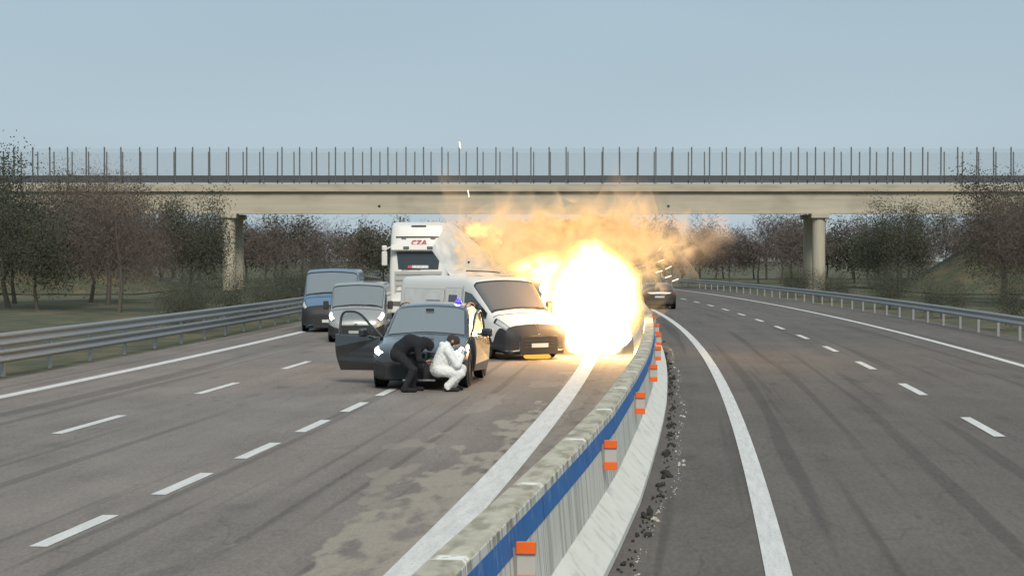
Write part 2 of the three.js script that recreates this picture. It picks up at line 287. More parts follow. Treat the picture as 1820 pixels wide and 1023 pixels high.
// ---------------------------------------------------------------- trees
{
  const bark = mat(0.1, 0.085, 0.07, 0.95);
  function makeTree(seed, h, w, kind, fine = 1) {
    const r = rng(seed), wood = [], V = (a) => new THREE.Vector3(...a), tips = [];
    const limb = (a, b, r0, r1) => { const A = V(a), B = V(b), g = new THREE.CylinderGeometry(r1, r0, A.distanceTo(B), 6, 1); g.applyQuaternion(new THREE.Quaternion().setFromUnitVectors(new THREE.Vector3(0, 1, 0), B.clone().sub(A).normalize())); g.translate((a[0] + b[0]) / 2, (a[1] + b[1]) / 2, (a[2] + b[2]) / 2); wood.push(g); };
    let p = [0, 0, 0], rad = h * 0.022;
    for (let i = 1; i <= 4; i++) { const q = [(r() - 0.5) * 0.06 * h, h * 0.2 * i, (r() - 0.5) * 0.06 * h]; limb(p, q, rad, rad * 0.72); rad *= 0.72; p = q; if (i > 1 || kind === 'bush') for (let k = 0; k < 4; k++) { const a = r() * 6.28, l = w * (0.25 + 0.25 * r()), e = [q[0] + Math.cos(a) * l, q[1] + l * (0.2 + 0.7 * r()), q[2] + Math.sin(a) * l]; limb(q, e, rad * 0.6, rad * 0.15); tips.push(e); for (let t = 0; t < 2; t++) { const b = r() * 6.28, e2 = [e[0] + Math.cos(b) * l * 0.5, e[1] + l * 0.5 * r(), e[2] + Math.sin(b) * l * 0.5]; limb(e, e2, rad * 0.2, rad * 0.06); tips.push(e2); } } }
    tips.push([p[0], h * 0.92, p[2]]);
    const pos = [], nor = [], n = (kind === 'bare' ? 2400 : 2600) * fine * fine;
    for (let i = 0; i < n; i++) {
      const t = tips[Math.floor(r() * tips.length)], s = w * 0.17, g3 = () => (r() + r() + r() - 1.5) * s * 1.15;
      const c = V([t[0] + g3(), Math.max(0.08 * h, t[1] * (0.35 + 0.65 * Math.sqrt(r())) + g3() * 0.9), t[2] + g3()]);
      const e1 = V([r() - 0.5, r() - 0.5, r() - 0.5]).normalize(), e2 = V([r() - 0.5, r() - 0.5, r() - 0.5]).cross(e1).normalize();
      const a = kind === 'bare' ? 0.2 + 0.3 * r() : 0.09 + 0.12 * r(), b = kind === 'bare' ? 0.014 + 0.02 * r() : 0.07 + 0.08 * r();
      e1.multiplyScalar(a * (h / 6) / fine); e2.multiplyScalar(b * (h / 6) / fine);
      const q = [c.clone().sub(e1), c.clone().add(e2), c.clone().add(e1), c.clone().sub(e2)], nn = new THREE.Vector3().crossVectors(e2, e1).normalize();
      for (const k of [0, 1, 2, 0, 2, 3]) { pos.push(q[k].x, q[k].y, q[k].z); nor.push(nn.x, nn.y, nn.z); }
    }
    const crown = new THREE.BufferGeometry(); crown.setAttribute('position', new THREE.Float32BufferAttribute(pos, 3)); crown.setAttribute('normal', new THREE.Float32BufferAttribute(nor, 3));
    return [join(wood), crown];
  }
  const twig = mat(0.105, 0.085, 0.074, 0.95), twig2 = mat(0.125, 0.095, 0.08, 0.95), leaf = phys(0.052, 0.058, 0.036, 0.9, { transmission: 0.3 }), leaf2 = phys(0.068, 0.072, 0.042, 0.9, { transmission: 0.3 });
  const kinds = [
    ['bare_tree', 'bare brown winter tree with dense twigs in the wood behind the road', makeTree(1, 6, 5.2, 'bare'), twig], ['bare_tree', 'bare brown winter tree with dense twigs in the wood behind the road', makeTree(2, 6, 5.6, 'bare'), twig2],
    ['bare_tree', 'bare brown winter tree with dense twigs in the wood behind the road', makeTree(3, 6, 4.8, 'bare'), twig], ['evergreen_tree', 'dark evergreen tree with rounded crown in the wood behind the road', makeTree(4, 6, 4.6, 'leaf'), leaf],
    ['evergreen_tree', 'dark evergreen tree with rounded crown in the wood behind the road', makeTree(5, 6, 5.0, 'leaf'), leaf2], ['roadside_bush', 'low olive green bush growing behind the guard rail', makeTree(6, 6, 7.0, 'bush', 2.6), leaf2],
    ['verge_tree', 'leafy dark green tree on the verge before the bridge', makeTree(7, 6, 5.2, 'leaf', 2.9), leaf], ['verge_tree', 'leafy dark green tree on the verge before the bridge', makeTree(8, 6, 4.8, 'leaf', 2.9), leaf2], ['twiggy_verge_tree', 'bare twiggy brown tree on the verge before the bridge', makeTree(10, 6, 5.4, 'bare', 2.9), twig2]];
  const group = { bare_tree: 'bare trees in the wood', evergreen_tree: 'evergreen trees in the wood', roadside_bush: 'bushes behind the guard rails', verge_tree: 'leafy trees on the verge', twiggy_verge_tree: 'bare trees on the verge' };
  const r = rng(9);
  function plant(k, x, d, h) {
    const [name, label, [wood, crown], m] = kinds[k], o = thing(name, label, name.includes('bush') ? 'bush' : 'tree', [x, -0.1, -d], r() * 6.28, group[name]);
    o.scale.setScalar(h / 6); part('trunk', wood, bark, o); part('crown', crown, m, o);
  }
  for (let x = -78; x < 90; x += 2.4) { const d = 205 + 26 * r(), k = r() < 0.78 ? Math.floor(r() * 3) : 3 + Math.floor(r() * 2); plant(k, x + r() * 2, d, 5.6 + 1.3 * r() + (Math.abs(x - 2) > 30 ? 1.2 : 0)); }
  for (let x = -80; x < 92; x += 3.4) { if (x > -10 && x < 14) continue; const d = 178 + 18 * r(), k = r() < 0.7 ? Math.floor(r() * 3) : 3 + Math.floor(r() * 2); plant(k, x + r() * 2, d, 5 + 1.4 * r()); }
  for (const [x, d, h, k] of [[-26, 104, 6.5, 6], [-23.5, 98, 7.2, 8], [-21, 110, 6.2, 7], [-27.5, 92, 7.4, 6], [-29.5, 100, 6.8, 8], [-19.6, 84, 6.0, 8], [-24.8, 88, 5.2, 7], [29, 100, 6.2, 8], [31.5, 108, 7, 6], [26.5, 116, 6, 7], [33, 96, 6.8, 7], [28.5, 90, 5.8, 8]]) plant(k, x, d, h);
  for (const [d, n, h] of [[60, -15, 1.7], [68, -15.6, 2.1], [75, -14.8, 1.5], [84, -15.4, 2.2], [93, -15, 1.8], [104, -15.6, 2.3], [116, -15, 2], [52, 15.6, 1.4], [63, 15.8, 1.9], [76, 15.4, 1.6], [90, 15.9, 2.1], [104, 15.3, 1.7], [118, 15.8, 2]]) { const p = at(d, n); plant(5, p[0], -p[2], h); }
}

// ---------------------------------------------------------------- vehicle shells: half outlines (x, y) at stations along z, front towards +z
function shell(stations) {
  const K = stations[0][1].length;
  const prof = (z) => { let i = 0; while (i < stations.length - 2 && z > stations[i + 1][0]) i++; const [z0, a] = stations[i], [z1, b] = stations[i + 1], t = clamp((z - z0) / (z1 - z0)); return a.map((p, k) => [lerp(p[0], b[k][0], t), lerp(p[1], b[k][1], t)]); };
  const at = (z, u, side = 1) => {                           // u runs 0 (bottom middle) to K - 1 (top middle)
    const P = prof(z), i = Math.min(K - 2, Math.floor(u)), t = u - i, g = (k) => (k < 0 ? [-P[1][0], P[1][1]] : k >= K ? [-P[K - 2][0], P[K - 2][1]] : P[k]);
    const [a, b, c, d] = [g(i - 1), g(i), g(i + 1), g(i + 2)], cr = (j) => { const s = 0.7; const m0 = (c[j] - a[j]) * 0.5 * s, m1 = (d[j] - b[j]) * 0.5 * s, t2 = t * t, t3 = t2 * t; return (2 * t3 - 3 * t2 + 1) * b[j] + (t3 - 2 * t2 + t) * m0 + (-2 * t3 + 3 * t2) * c[j] + (t3 - t2) * m1; };
    return [side * cr(0), cr(1), z];
  };
  const zs = []; for (let i = 0; i < stations.length - 1; i++) { const n = Math.max(1, Math.round((stations[i + 1][0] - stations[i][0]) / 0.12)); for (let k = 0; k < n; k++) zs.push(lerp(stations[i][0], stations[i + 1][0], k / n)); } zs.push(stations[stations.length - 1][0]);
  function body(crease = 0.5) {
    const ring = (K - 1) * 3, p = [], idx = [], W = ring * 2;
    for (const z of zs) for (let i = 0; i < W; i++) { const right = i <= ring, u = (right ? i : W - i) / 3; p.push(...at(z, u, right ? 1 : -1)); }
    for (let j = 0; j < zs.length - 1; j++) for (let i = 0; i < W; i++) { const a = j * W + i, b = j * W + (i + 1) % W, c = a + W, d = b + W; idx.push(a, b, d, a, d, c); }
    for (const j of [0, zs.length - 1]) { const c = p.length / 3; let cy = 0; for (let i = 0; i < W; i++) cy += p[(j * W + i) * 3 + 1] / W; p.push(0, cy, zs[j]); for (let i = 0; i < W; i++) { const a = j * W + i, b = j * W + (i + 1) % W; idx.push(...(j ? [c, a, b] : [c, b, a])); } }
    const g = new THREE.BufferGeometry(); g.setAttribute('position', new THREE.Float32BufferAttribute(p, 3)); g.setIndex(idx); return toCreasedNormals(g, crease);
  }
  function lift(z, u, side, off) {
    const e = 0.02, P = at(z, u, side), A = at(z + e, u, side), B = at(z - e, u, side), Cc = at(z, Math.min(K - 1, u + e), side), D = at(z, Math.max(0, u - e), side);
    const dz = new THREE.Vector3(A[0] - B[0], A[1] - B[1], A[2] - B[2]), du = new THREE.Vector3(Cc[0] - D[0], Cc[1] - D[1], Cc[2] - D[2]), n = du.cross(dz).normalize(); if (n.x * side < 0 && Math.abs(n.x) > 0.2) n.negate(); if (Math.abs(n.x) <= 0.2 && n.y + n.z * 0.3 < 0) n.negate();
    return [P[0] + n.x * off, P[1] + n.y * off, P[2] + n.z * off];
  }
  // a panel that follows the skin, standing off it, with its rim folded back; span(a, b): a, b in 0..1 -> [z, u, side]
  const panel = (span, off, na = 10, nb = 10) => { const g = grid(na + 2, nb + 2, (a, b) => { const ia = a * (na + 2), ib = b * (nb + 2), rim = ia < 0.5 || ia > na + 1.5 || ib < 0.5 || ib > nb + 1.5, [z, u, s] = span(clamp((ia - 1) / na), clamp((ib - 1) / nb)); return lift(z, u, s, rim ? -0.004 : off); }); return toCreasedNormals(g, 0.7); };
  const sidePanel = (z0, z1, u0, u1, side, off, na, nb) => panel((a, b) => [lerp(z0, z1, a), lerp(u0, u1, b), side], off, na, nb);
  const topPanel = (z0, z1, u0, off, na = 12, nb = 8) => panel((a, b) => { const s = lerp(-(K - 1 - u0), K - 1 - u0, a); return [lerp(z0, z1, b), K - 1 - Math.abs(s), s < 0 ? -1 : 1]; }, off, na, nb);
  const bottomBand = (z0, z1, u0, u1, off, na, nb) => [1, -1].map((s) => sidePanel(z0, z1, u0, u1, s, off, na, nb));
  return { at, body, panel, sidePanel, topPanel, bottomBand };
}
const rubber = mat(0.018, 0.018, 0.019, 0.85), alloy = mat(0.32, 0.32, 0.33, 0.35, { metalness: 0.8 }), steelRim = mat(0.2, 0.2, 0.2, 0.5, { metalness: 0.5 }), blackPlastic = mat(0.022, 0.022, 0.024, 0.6), glassDark = phys(0.02, 0.024, 0.026, 0.06, { clearcoat: 1, clearcoatRoughness: 0.03, specularIntensity: 1 });
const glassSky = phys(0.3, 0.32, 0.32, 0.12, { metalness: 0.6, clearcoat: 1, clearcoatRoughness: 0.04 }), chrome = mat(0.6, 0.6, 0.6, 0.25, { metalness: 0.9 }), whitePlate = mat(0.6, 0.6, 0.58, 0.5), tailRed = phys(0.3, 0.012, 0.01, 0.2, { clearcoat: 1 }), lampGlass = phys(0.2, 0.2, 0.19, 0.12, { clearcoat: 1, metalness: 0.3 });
const vanLamp = phys(0.5, 0.5, 0.49, 0.15, { clearcoat: 1 });
const lit = (r, g, b, k) => new THREE.MeshStandardMaterial({ color: C(0.8, 0.8, 0.8), emissive: C(r, g, b), emissiveIntensity: k, roughness: 0.3 });
function wheel(parent, x, y, z, r, w, rim = alloy) {
  const g = new THREE.Group(); g.name = 'wheel'; g.position.set(x, y, z); parent.add(g); const s = Math.sign(x);
  const pts = [[r * 0.6, -w / 2], [r * 0.9, -w / 2], [r, -w * 0.32], [r, w * 0.32], [r * 0.9, w / 2], [r * 0.6, w / 2]].map(([a, b]) => new THREE.Vector2(a, b)), t = new THREE.LatheGeometry(pts, 28); t.rotateZ(Math.PI / 2); part('tyre', t, rubber, g);
  const sp = [cyl(r * 0.61, r * 0.61, w * 0.5, 'x', 0, 0, 0, 24), cyl(r * 0.14, r * 0.14, 0.04, 'x', s * w * 0.32, 0, 0, 12)]; for (let k = 0; k < 5; k++) { const b = box(0.03, r * 0.55, r * 0.16, s * w * 0.3, r * 0.32, 0); b.rotateX(k * Math.PI * 0.4); sp.push(b); }
  part('rim', join(sp), rim, g); return g;
}
function wing(parent, x, y, z, side, m, k = 1, w = 0.2, h = 0.15) { const g = part('wing_mirror', join([new RoundedBoxGeometry(w * k, h * k, 0.1 * k, 3, 0.04 * k).translate(side * (0.06 + w * k / 2), 0.03, 0), box(0.1 * k, 0.04, 0.06, side * 0.03, 0, 0)]), m, parent); g.position.set(x, y, z); return g; }

// ---- sport utility car
const suvStations = [
  [-2.36, [[0, .5], [.72, .48], [.78, .6], [.78, .8], [.74, .95], [.68, 1.0], [.6, 1.02], [.48, 1.03], [0, 1.05]]],
  [-2.26, [[0, .36], [.84, .36], [.9, .55], [.92, .8], [.88, 1.02], [.78, 1.13], [.7, 1.18], [.55, 1.2], [0, 1.22]]],
  [-1.75, [[0, .26], [.88, .28], [.94, .5], [.96, .8], [.91, 1.05], [.78, 1.42], [.68, 1.53], [.5, 1.58], [0, 1.6]]],
  [-1.2, [[0, .24], [.88, .26], [.94, .48], [.96, .8], [.92, 1.03], [.78, 1.49], [.69, 1.59], [.5, 1.645], [0, 1.665]]],
  [-0.1, [[0, .24], [.88, .26], [.94, .46], [.95, .78], [.92, 1.0], [.78, 1.49], [.69, 1.59], [.5, 1.65], [0, 1.672]]],
  [0.22, [[0, .24], [.88, .26], [.94, .46], [.95, .77], [.92, .99], [.79, 1.44], [.7, 1.545], [.52, 1.605], [0, 1.63]]],
  [1.02, [[0, .24], [.88, .26], [.94, .46], [.955, .75], [.91, .95], [.87, .985], [.8, 1.01], [.62, 1.035], [0, 1.075]]],
  [1.14, [[0, .24], [.88, .26], [.94, .46], [.955, .75], [.9, .935], [.85, .97], [.78, 1.0], [.62, 1.02], [0, 1.05]]],
  [1.85, [[0, .23], [.87, .25], [.935, .45], [.95, .72], [.89, .84], [.81, .87], [.71, .89], [.5, .905], [0, .925]]],
  [2.12, [[0, .2], [.83, .22], [.89, .42], [.9, .66], [.84, .76], [.75, .8], [.63, .82], [.46, .835], [0, .855]]],
  [2.26, [[0, .2], [.74, .21], [.79, .4], [.8, .6], [.73, .71], [.62, .75], [.5, .77], [.36, .785], [0, .8]]],
  [2.33, [[0, .22], [.6, .23], [.64, .4], [.64, .57], [.57, .69], [.48, .73], [.38, .745], [.27, .755], [0, .77]]]];
function makeSuv(name, label, category, paintM, pos, turn, opts = {}) {
  const o = thing(name, label, category, pos, turn), S = shell(suvStations);
  part('body', S.body(0.55), paintM, o);
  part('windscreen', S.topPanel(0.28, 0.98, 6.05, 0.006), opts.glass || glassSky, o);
  part('rear_view_mirror', box(0.17, 0.055, 0.02, 0, 1.535, 0.43), blackPlastic, o);
  part('rear_window', S.topPanel(-2.22, -1.72, 6.1, 0.006), glassDark, o);
  for (const s of [1, -1]) {
    part('side_window', S.sidePanel(-0.55, 0.55, 4.15, 4.9, s, 0.006), glassDark, o); part('side_window', S.sidePanel(-1.6, -0.65, 4.15, 4.9, s, 0.006), glassDark, o);
    part('wheel_arch', join([cyl(0.43, 0.43, 0.03, 'x', s * 0.935, 0.36, 1.42, 26), cyl(0.43, 0.43, 0.03, 'x', s * 0.935, 0.36, -1.42, 26)]), blackPlastic, o);
    for (const z of [1.42, -1.42]) wheel(o, s * 0.85, 0.36, z, 0.36, 0.24);
    part('tail_light', S.sidePanel(-2.34, -2.1, 3.6, 4.4, s, 0.008, 6, 6), tailRed, o);
    part('headlight', S.sidePanel(1.93, 2.24, 3.55, 4.5, s, 0.01, 8, 6), opts.headlight || lampGlass, o);
    part('sill', S.sidePanel(-1.0, 1.0, 1.0, 1.9, s, 0.008), blackPlastic, o);
    if (!opts.open) wing(o, s * 0.9, 1.02, 0.62, s, paintM);
  }
  for (const s of [1, -1]) part('bumper', S.sidePanel(1.88, 2.33, 0.9, 2.5, s, 0.012, 8, 8), blackPlastic, o);
  part('bumper_centre', box(1.3, 0.3, 0.05, 0, 0.36, 2.335, 0.02), blackPlastic, o);
  const shield = new THREE.Shape(); shield.moveTo(-0.2, 0.74); shield.lineTo(0.2, 0.74); shield.quadraticCurveTo(0.19, 0.5, 0, 0.3); shield.quadraticCurveTo(-0.19, 0.5, -0.2, 0.74);
  const gr = part('grille', new THREE.ExtrudeGeometry(shield, { depth: 0.06, bevelSize: 0.012, bevelThickness: 0.012, bevelSegments: 2 }).translate(0, 0, 2.3), steelRim, o);
  part('grille_mesh', new THREE.ExtrudeGeometry(shield, { depth: 0.05, bevelEnabled: false }).scale(0.88, 0.9, 1).translate(0, 0.055, 2.33), blackPlastic, gr);
  for (const s of [1, -1]) part('air_intake', box(0.34, 0.16, 0.06, s * 0.44, 0.42, 2.31, 0.02), blackPlastic, o);
  part('bonnet_seam', S.topPanel(1.1, 1.125, 5.4, 0.003, 14, 2), blackPlastic, o);
  part('rear_bumper', box(1.5, 0.22, 0.12, 0, 0.42, -2.36, 0.04), blackPlastic, o); part('number_plate', box(0.52, 0.11, 0.02, 0, 0.78, -2.385), whitePlate, o);
  part('roof_rail', tube([[0.7, 1.6, 0], [0.7, 1.64, -0.3], [0.7, 1.63, -1.3], [0.7, 1.57, -1.6]], 0.018), blackPlastic, o); part('roof_rail', tube([[-0.7, 1.6, 0], [-0.7, 1.64, -0.3], [-0.7, 1.63, -1.3], [-0.7, 1.57, -1.6]], 0.018), blackPlastic, o);
  part('underbody', box(1.5, 0.12, 4.0, 0, 0.22, -0.05), blackPlastic, o);
  return { o, S };
}
const blackPaint = phys(0.018, 0.019, 0.022, 0.2, { clearcoat: 1, clearcoatRoughness: 0.04, ior: 1.7 });
{
  const { o, S } = makeSuv('suv', 'black sport utility car with open front doors and a blue lamp on its roof', 'car', blackPaint, [-1.68, 0, -35.75], -0.09, { open: true, headlight: lit(1, 0.96, 0.86, 5) });
  // the two open front doors
  for (const [s, ang] of [[-1, 1.12], [1, 0.16]]) {
    const d = new THREE.Group(); d.name = 'door'; d.position.set(s * 0.955, 0, 0.95); d.rotation.y = -s * ang; o.add(d);   // hinge line; the leaf runs back along -z
    const sh = new THREE.Shape(); sh.moveTo(0, 0.32); sh.lineTo(-0.98, 0.3); sh.quadraticCurveTo(-1.08, 0.6, -1.1, 1.0); sh.lineTo(0, 0.97); sh.quadraticCurveTo(0.03, 0.6, 0, 0.32);
    const leafG = new THREE.ExtrudeGeometry(sh, { depth: 0.07, bevelSize: 0.025, bevelThickness: 0.03, bevelSegments: 4, curveSegments: 10 });
    { const p = leafG.attributes.position; for (let i = 0; i < p.count; i++) { const y = p.getY(i), z = p.getZ(i); if (z > 0.05) p.setZ(i, z + 0.05 * Math.sin(Math.PI * clamp((y - 0.3) / 0.7)) - 0.03); } leafG.computeVertexNormals(); }
    leafG.rotateY(-Math.PI / 2);                              // x -> z, depth outward
    if (s > 0) leafG.translate(0.03, 0, 0); else leafG.scale(1, 1, 1).translate(0.0, 0, 0);
    // after the turn the leaf runs along -z; its thickness along -x; flip to the outer side
    leafG.scale(s > 0 ? -1 : 1, 1, 1); leafG.computeVertexNormals();
    part('door_panel', leafG, blackPaint, d);
    const fr = [[0, 0.97, 0.02], [0, 1.22, -0.3], [0, 1.46, -0.62], [0, 1.5, -0.85], [0, 1.45, -1.05], [0, 1.0, -1.09]].map(([x, y, z]) => [-s * (0.03 + 0.14 * (y - 0.97)), y, z]);
    part('window_frame', tube(fr, 0.028, 30, 6), blackPaint, d);
    const pane = new THREE.Shape(); pane.moveTo(0, 0.99); pane.lineTo(-0.3, 1.21); pane.lineTo(-0.62, 1.44); pane.lineTo(-0.85, 1.48); pane.lineTo(-1.04, 1.43); pane.lineTo(-1.07, 1.0); pane.closePath();
    const pg = new THREE.ExtrudeGeometry(pane, { depth: 0.005, bevelEnabled: false }).rotateY(-Math.PI / 2); { const p = pg.attributes.position; for (let i = 0; i < p.count; i++) p.setX(i, p.getX(i) - s * (0.03 + 0.14 * (p.getY(i) - 0.97))); }
    part('window_pane', pg, phys(0.8, 0.84, 0.84, 0.05, { transmission: 1, thickness: 0 }), d);
    const m = wing(d, s * 0.06, 1.05, -0.28, s, blackPaint, 1.15);
  }
  part('skid_strip', box(0.66, 0.045, 0.05, 0.05, 0.2, 2.37, 0.015), chrome, o);
  // magnetic blue lamp on the roof
  const base = part('lamp_base', cyl(0.07, 0.075, 0.03, 'y', 0.5, 1.655, -0.35, 16), blackPlastic, o);
  const dome = new THREE.SphereGeometry(0.06, 16, 10, 0, 6.283, 0, Math.PI / 2); dome.scale(1, 1.5, 1); dome.translate(0.5, 1.67, -0.35);
  part('blue_lamp', dome, new THREE.MeshStandardMaterial({ color: C(0.02, 0.02, 0.3), emissive: C(0.06, 0.03, 1), emissiveIntensity: 2.2, roughness: 0.2 }), o);
  const bl = new THREE.PointLight(C(0.1, 0.1, 1), 1.2); bl.position.set(0.5, 1.72, -0.35); bl.castShadow = true; bl.shadow.radius = 3; o.add(bl);
  for (const s of [1, -1]) { const hl = new THREE.SpotLight(C(1, 0.96, 0.86), 1.6, 0, 0.7, 0.8); hl.position.set(s * 0.72, 0.8, 2.36); hl.target.position.set(s * 0.7, 0.1, 12); hl.castShadow = true; hl.shadow.radius = 4; o.add(hl, hl.target); }
}
{ // dark car ahead on the other carriageway, seen from behind
  const p = at(88, 4.6); makeSuv('dark_car', 'dark car driving away on the carriageway right of the barrier', 'car', phys(0.03, 0.022, 0.02, 0.35, { clearcoat: 0.8 }), [7.6, 0, -89.5], Math.PI + 0.02, { glass: glassDark }).o.scale.set(0.95, 0.82, 0.95);
}

// ---- panel vans
const vanStations = [
  [-2.74, [[0, .4], [.93, .4], [.97, .55], [.98, .9], [.98, 1.25], [.94, 1.85], [.9, 2.08], [.78, 2.17], [0, 2.2]]],
  [-2.66, [[0, .32], [.97, .34], [1.01, .5], [1.025, .9], [1.02, 1.25], [.97, 1.87], [.925, 2.11], [.8, 2.21], [0, 2.25]]],
  [0.75, [[0, .3], [.97, .32], [1.01, .5], [1.025, .9], [1.02, 1.25], [.97, 1.87], [.925, 2.1], [.8, 2.2], [0, 2.24]]],
  [1.1, [[0, .3], [.97, .3], [1.01, .5], [1.025, .88], [1.02, 1.2], [.96, 1.82], [.91, 2.03], [.79, 2.12], [0, 2.17]]],
  [1.98, [[0, .28], [.97, .3], [1.01, .48], [1.02, .8], [1.0, 1.08], [.95, 1.2], [.88, 1.25], [.72, 1.3], [0, 1.36]]],
  [2.1, [[0, .27], [.96, .29], [1.0, .47], [1.01, .78], [.985, 1.03], [.93, 1.14], [.86, 1.18], [.7, 1.21], [0, 1.25]]],
  [2.46, [[0, .25], [.93, .26], [.97, .44], [.98, .72], [.95, .9], [.88, .99], [.8, 1.03], [.64, 1.06], [0, 1.1]]],
  [2.64, [[0, .24], [.86, .24], [.9, .42], [.91, .65], [.87, .8], [.79, .87], [.7, .9], [.55, .925], [0, .96]]],
  [2.75, [[0, .24], [.72, .24], [.76, .4], [.77, .58], [.72, .7], [.64, .75], [.55, .775], [.42, .79], [0, .81]]],
  [2.8, [[0, .28], [.55, .28], [.58, .4], [.58, .52], [.53, .6], [.46, .63], [.4, .64], [.3, .65], [0, .66]]]];
function makeVan(name, label, category, paintM, pos, turn, opts = {}) {
  const o = thing(name, label, category, pos, turn), S = shell(vanStations);
  part('body', S.body(0.5), paintM, o);
  part('windscreen', S.topPanel(1.17, 1.92, 6.0, 0.008, 14, 10), opts.glass || glassDark, o);
  part('windscreen_seal', S.topPanel(1.12, 1.97, 5.8, 0.004, 14, 10), blackPlastic, o);
  for (const s of [1, -1]) { part('bumper', S.panel((a, b) => [lerp(2.1, 2.63, a), lerp(0.9, lerp(1.9, opts.bumper || 4.0, smooth(0, 0.85, a)), b), s], 0.012, 10, 10), blackPlastic, o); part('bumper', S.sidePanel(2.63, 2.8, 0.9, opts.bumper ? 3 : 7.98, s, 0.013, 6, 16), blackPlastic, o); }
  part('bumper_centre', box(1.16, 0.5, 0.06, 0, 0.4, 2.79, 0.025), blackPlastic, o);
  part('grille_slat', join([0.36, 0.44, 0.52].map((y) => box(0.9, 0.02, 0.02, 0, y, 2.83))), mat(0.05, 0.05, 0.05, 0.4), o);
  part('number_plate', box(0.5, 0.11, 0.015, 0.0, 0.4, 2.85), whitePlate, o);
  part('bumper_lip', new RoundedBoxGeometry(1.7, 0.14, 0.3, 2, 0.05).translate(0, 0.22, 2.56), blackPlastic, o);
  part('emblem', cyl(0.06, 0.06, 0.02, 'z', 0, 0.66, 2.79, 18), chrome, o);
  part('bonnet_seam', S.topPanel(2.085, 2.11, 5.0, 0.003, 14, 2), blackPlastic, o);
  part('underbody', box(1.7, 0.14, 5.0, 0, 0.26, -0.1), blackPlastic, o);
  for (const y of [[-0.55, 0.1], [0.15, 0.72]]) part('wiper', tube([[y[0], 1.36, 2.0], [(y[0] + y[1]) / 2, 1.4, 1.97], [y[1], 1.37, 2.02]], 0.012, 10, 5), blackPlastic, o);
  for (const s of [1, -1]) {
    part('door_window', S.panel((a, b) => [lerp(0.78, 1.86, a), lerp(lerp(3.85, 4.0, a), lerp(4.92, 4.8, a), b), s], 0.007), opts.sideGlass || glassDark, o);
    const hs = part('headlight_surround', S.panel((a, b) => [lerp(2.18, 2.66, a), lerp(4.0 + 0.15 * a, 5.4, b), s], 0.008, 8, 6), blackPlastic, o);
    part('headlight', S.panel((a, b) => [lerp(opts.headlight ? 2.2 : 2.26, 2.62, a), lerp(4.2, opts.headlight ? 5.35 : 5.15, b), s], 0.016, 8, 6), opts.headlight || vanLamp, hs);
    part('wheel_arch', join([cyl(0.42, 0.42, 0.03, 'x', s * 1.0, 0.35, 1.75, 26), cyl(0.42, 0.42, 0.03, 'x', s * 1.0, 0.35, -1.7, 26)]), blackPlastic, o);
    for (const z of [1.75, -1.7]) wheel(o, s * 0.92, 0.34, z, 0.34, 0.23, steelRim);
    wing(o, s * 1.0, 1.35, 1.55, s, blackPlastic, 1, 0.19, 0.32);
    part('rub_strip', S.sidePanel(-2.5, 1.2, 2.0, 2.35, s, 0.012, 10, 2), blackPlastic, o);
    part('tail_light', box(0.05, 0.5, 0.1, s * 0.985, 1.05, -2.7), tailRed, o);
    part('door_seam', S.sidePanel(0.68, 0.695, 1.8, 5.4, s, 0.003, 2, 12), mat(0.03, 0.03, 0.03, 0.9), o);
    if (opts.armoured) {
      part('hatch_window', S.sidePanel(-0.02, 0.4, 4.3, 4.72, s, 0.02, 4, 4), glassDark, o);
      part('panel_gap', S.sidePanel(-2.48, -0.27, 3.27, 5.03, s, 0.003, 10, 8), mat(0.16, 0.16, 0.155, 0.8), o); part('panel_gap', S.sidePanel(-0.22, 0.64, 2.37, 5.18, s, 0.003, 6, 8), mat(0.16, 0.16, 0.155, 0.8), o);
      part('side_panel', S.sidePanel(-2.45, -0.3, 3.3, 5.0, s, 0.014, 10, 8), paintM, o);
      part('side_panel', S.sidePanel(-0.2, 0.62, 2.4, 5.15, s, 0.008, 6, 8), paintM, o);
      for (const [z, u] of [[-2.2, 4.2], [-1.2, 4.45]]) part('vent_slot', S.sidePanel(z, z + 0.75, u, u + 0.05, s, 0.02, 4, 1), mat(0.25, 0.25, 0.25, 0.7), o);
    }
  }
  return { o, S };
}
const dustyWhite = phys(0.74, 0.74, 0.715, 0.42, { clearcoat: 0.35, clearcoatRoughness: 0.25, map: tex(256, 256, (u, v) => { const k = 0.93 + 0.2 * fbm(u * 6, v * 6, 4, 4); return [k, k * 0.99, k * 0.97]; }) });
const vanO = makeVan('armoured_van', 'white armoured cash van with black bumper, its roof skin torn up, standing askew', 'van', dustyWhite, [-0.84, 0, -45.95], 0.55, { armoured: true, glass: phys(0.2, 0.18, 0.165, 0.1, { metalness: 0.5, clearcoat: 1 }) }).o;
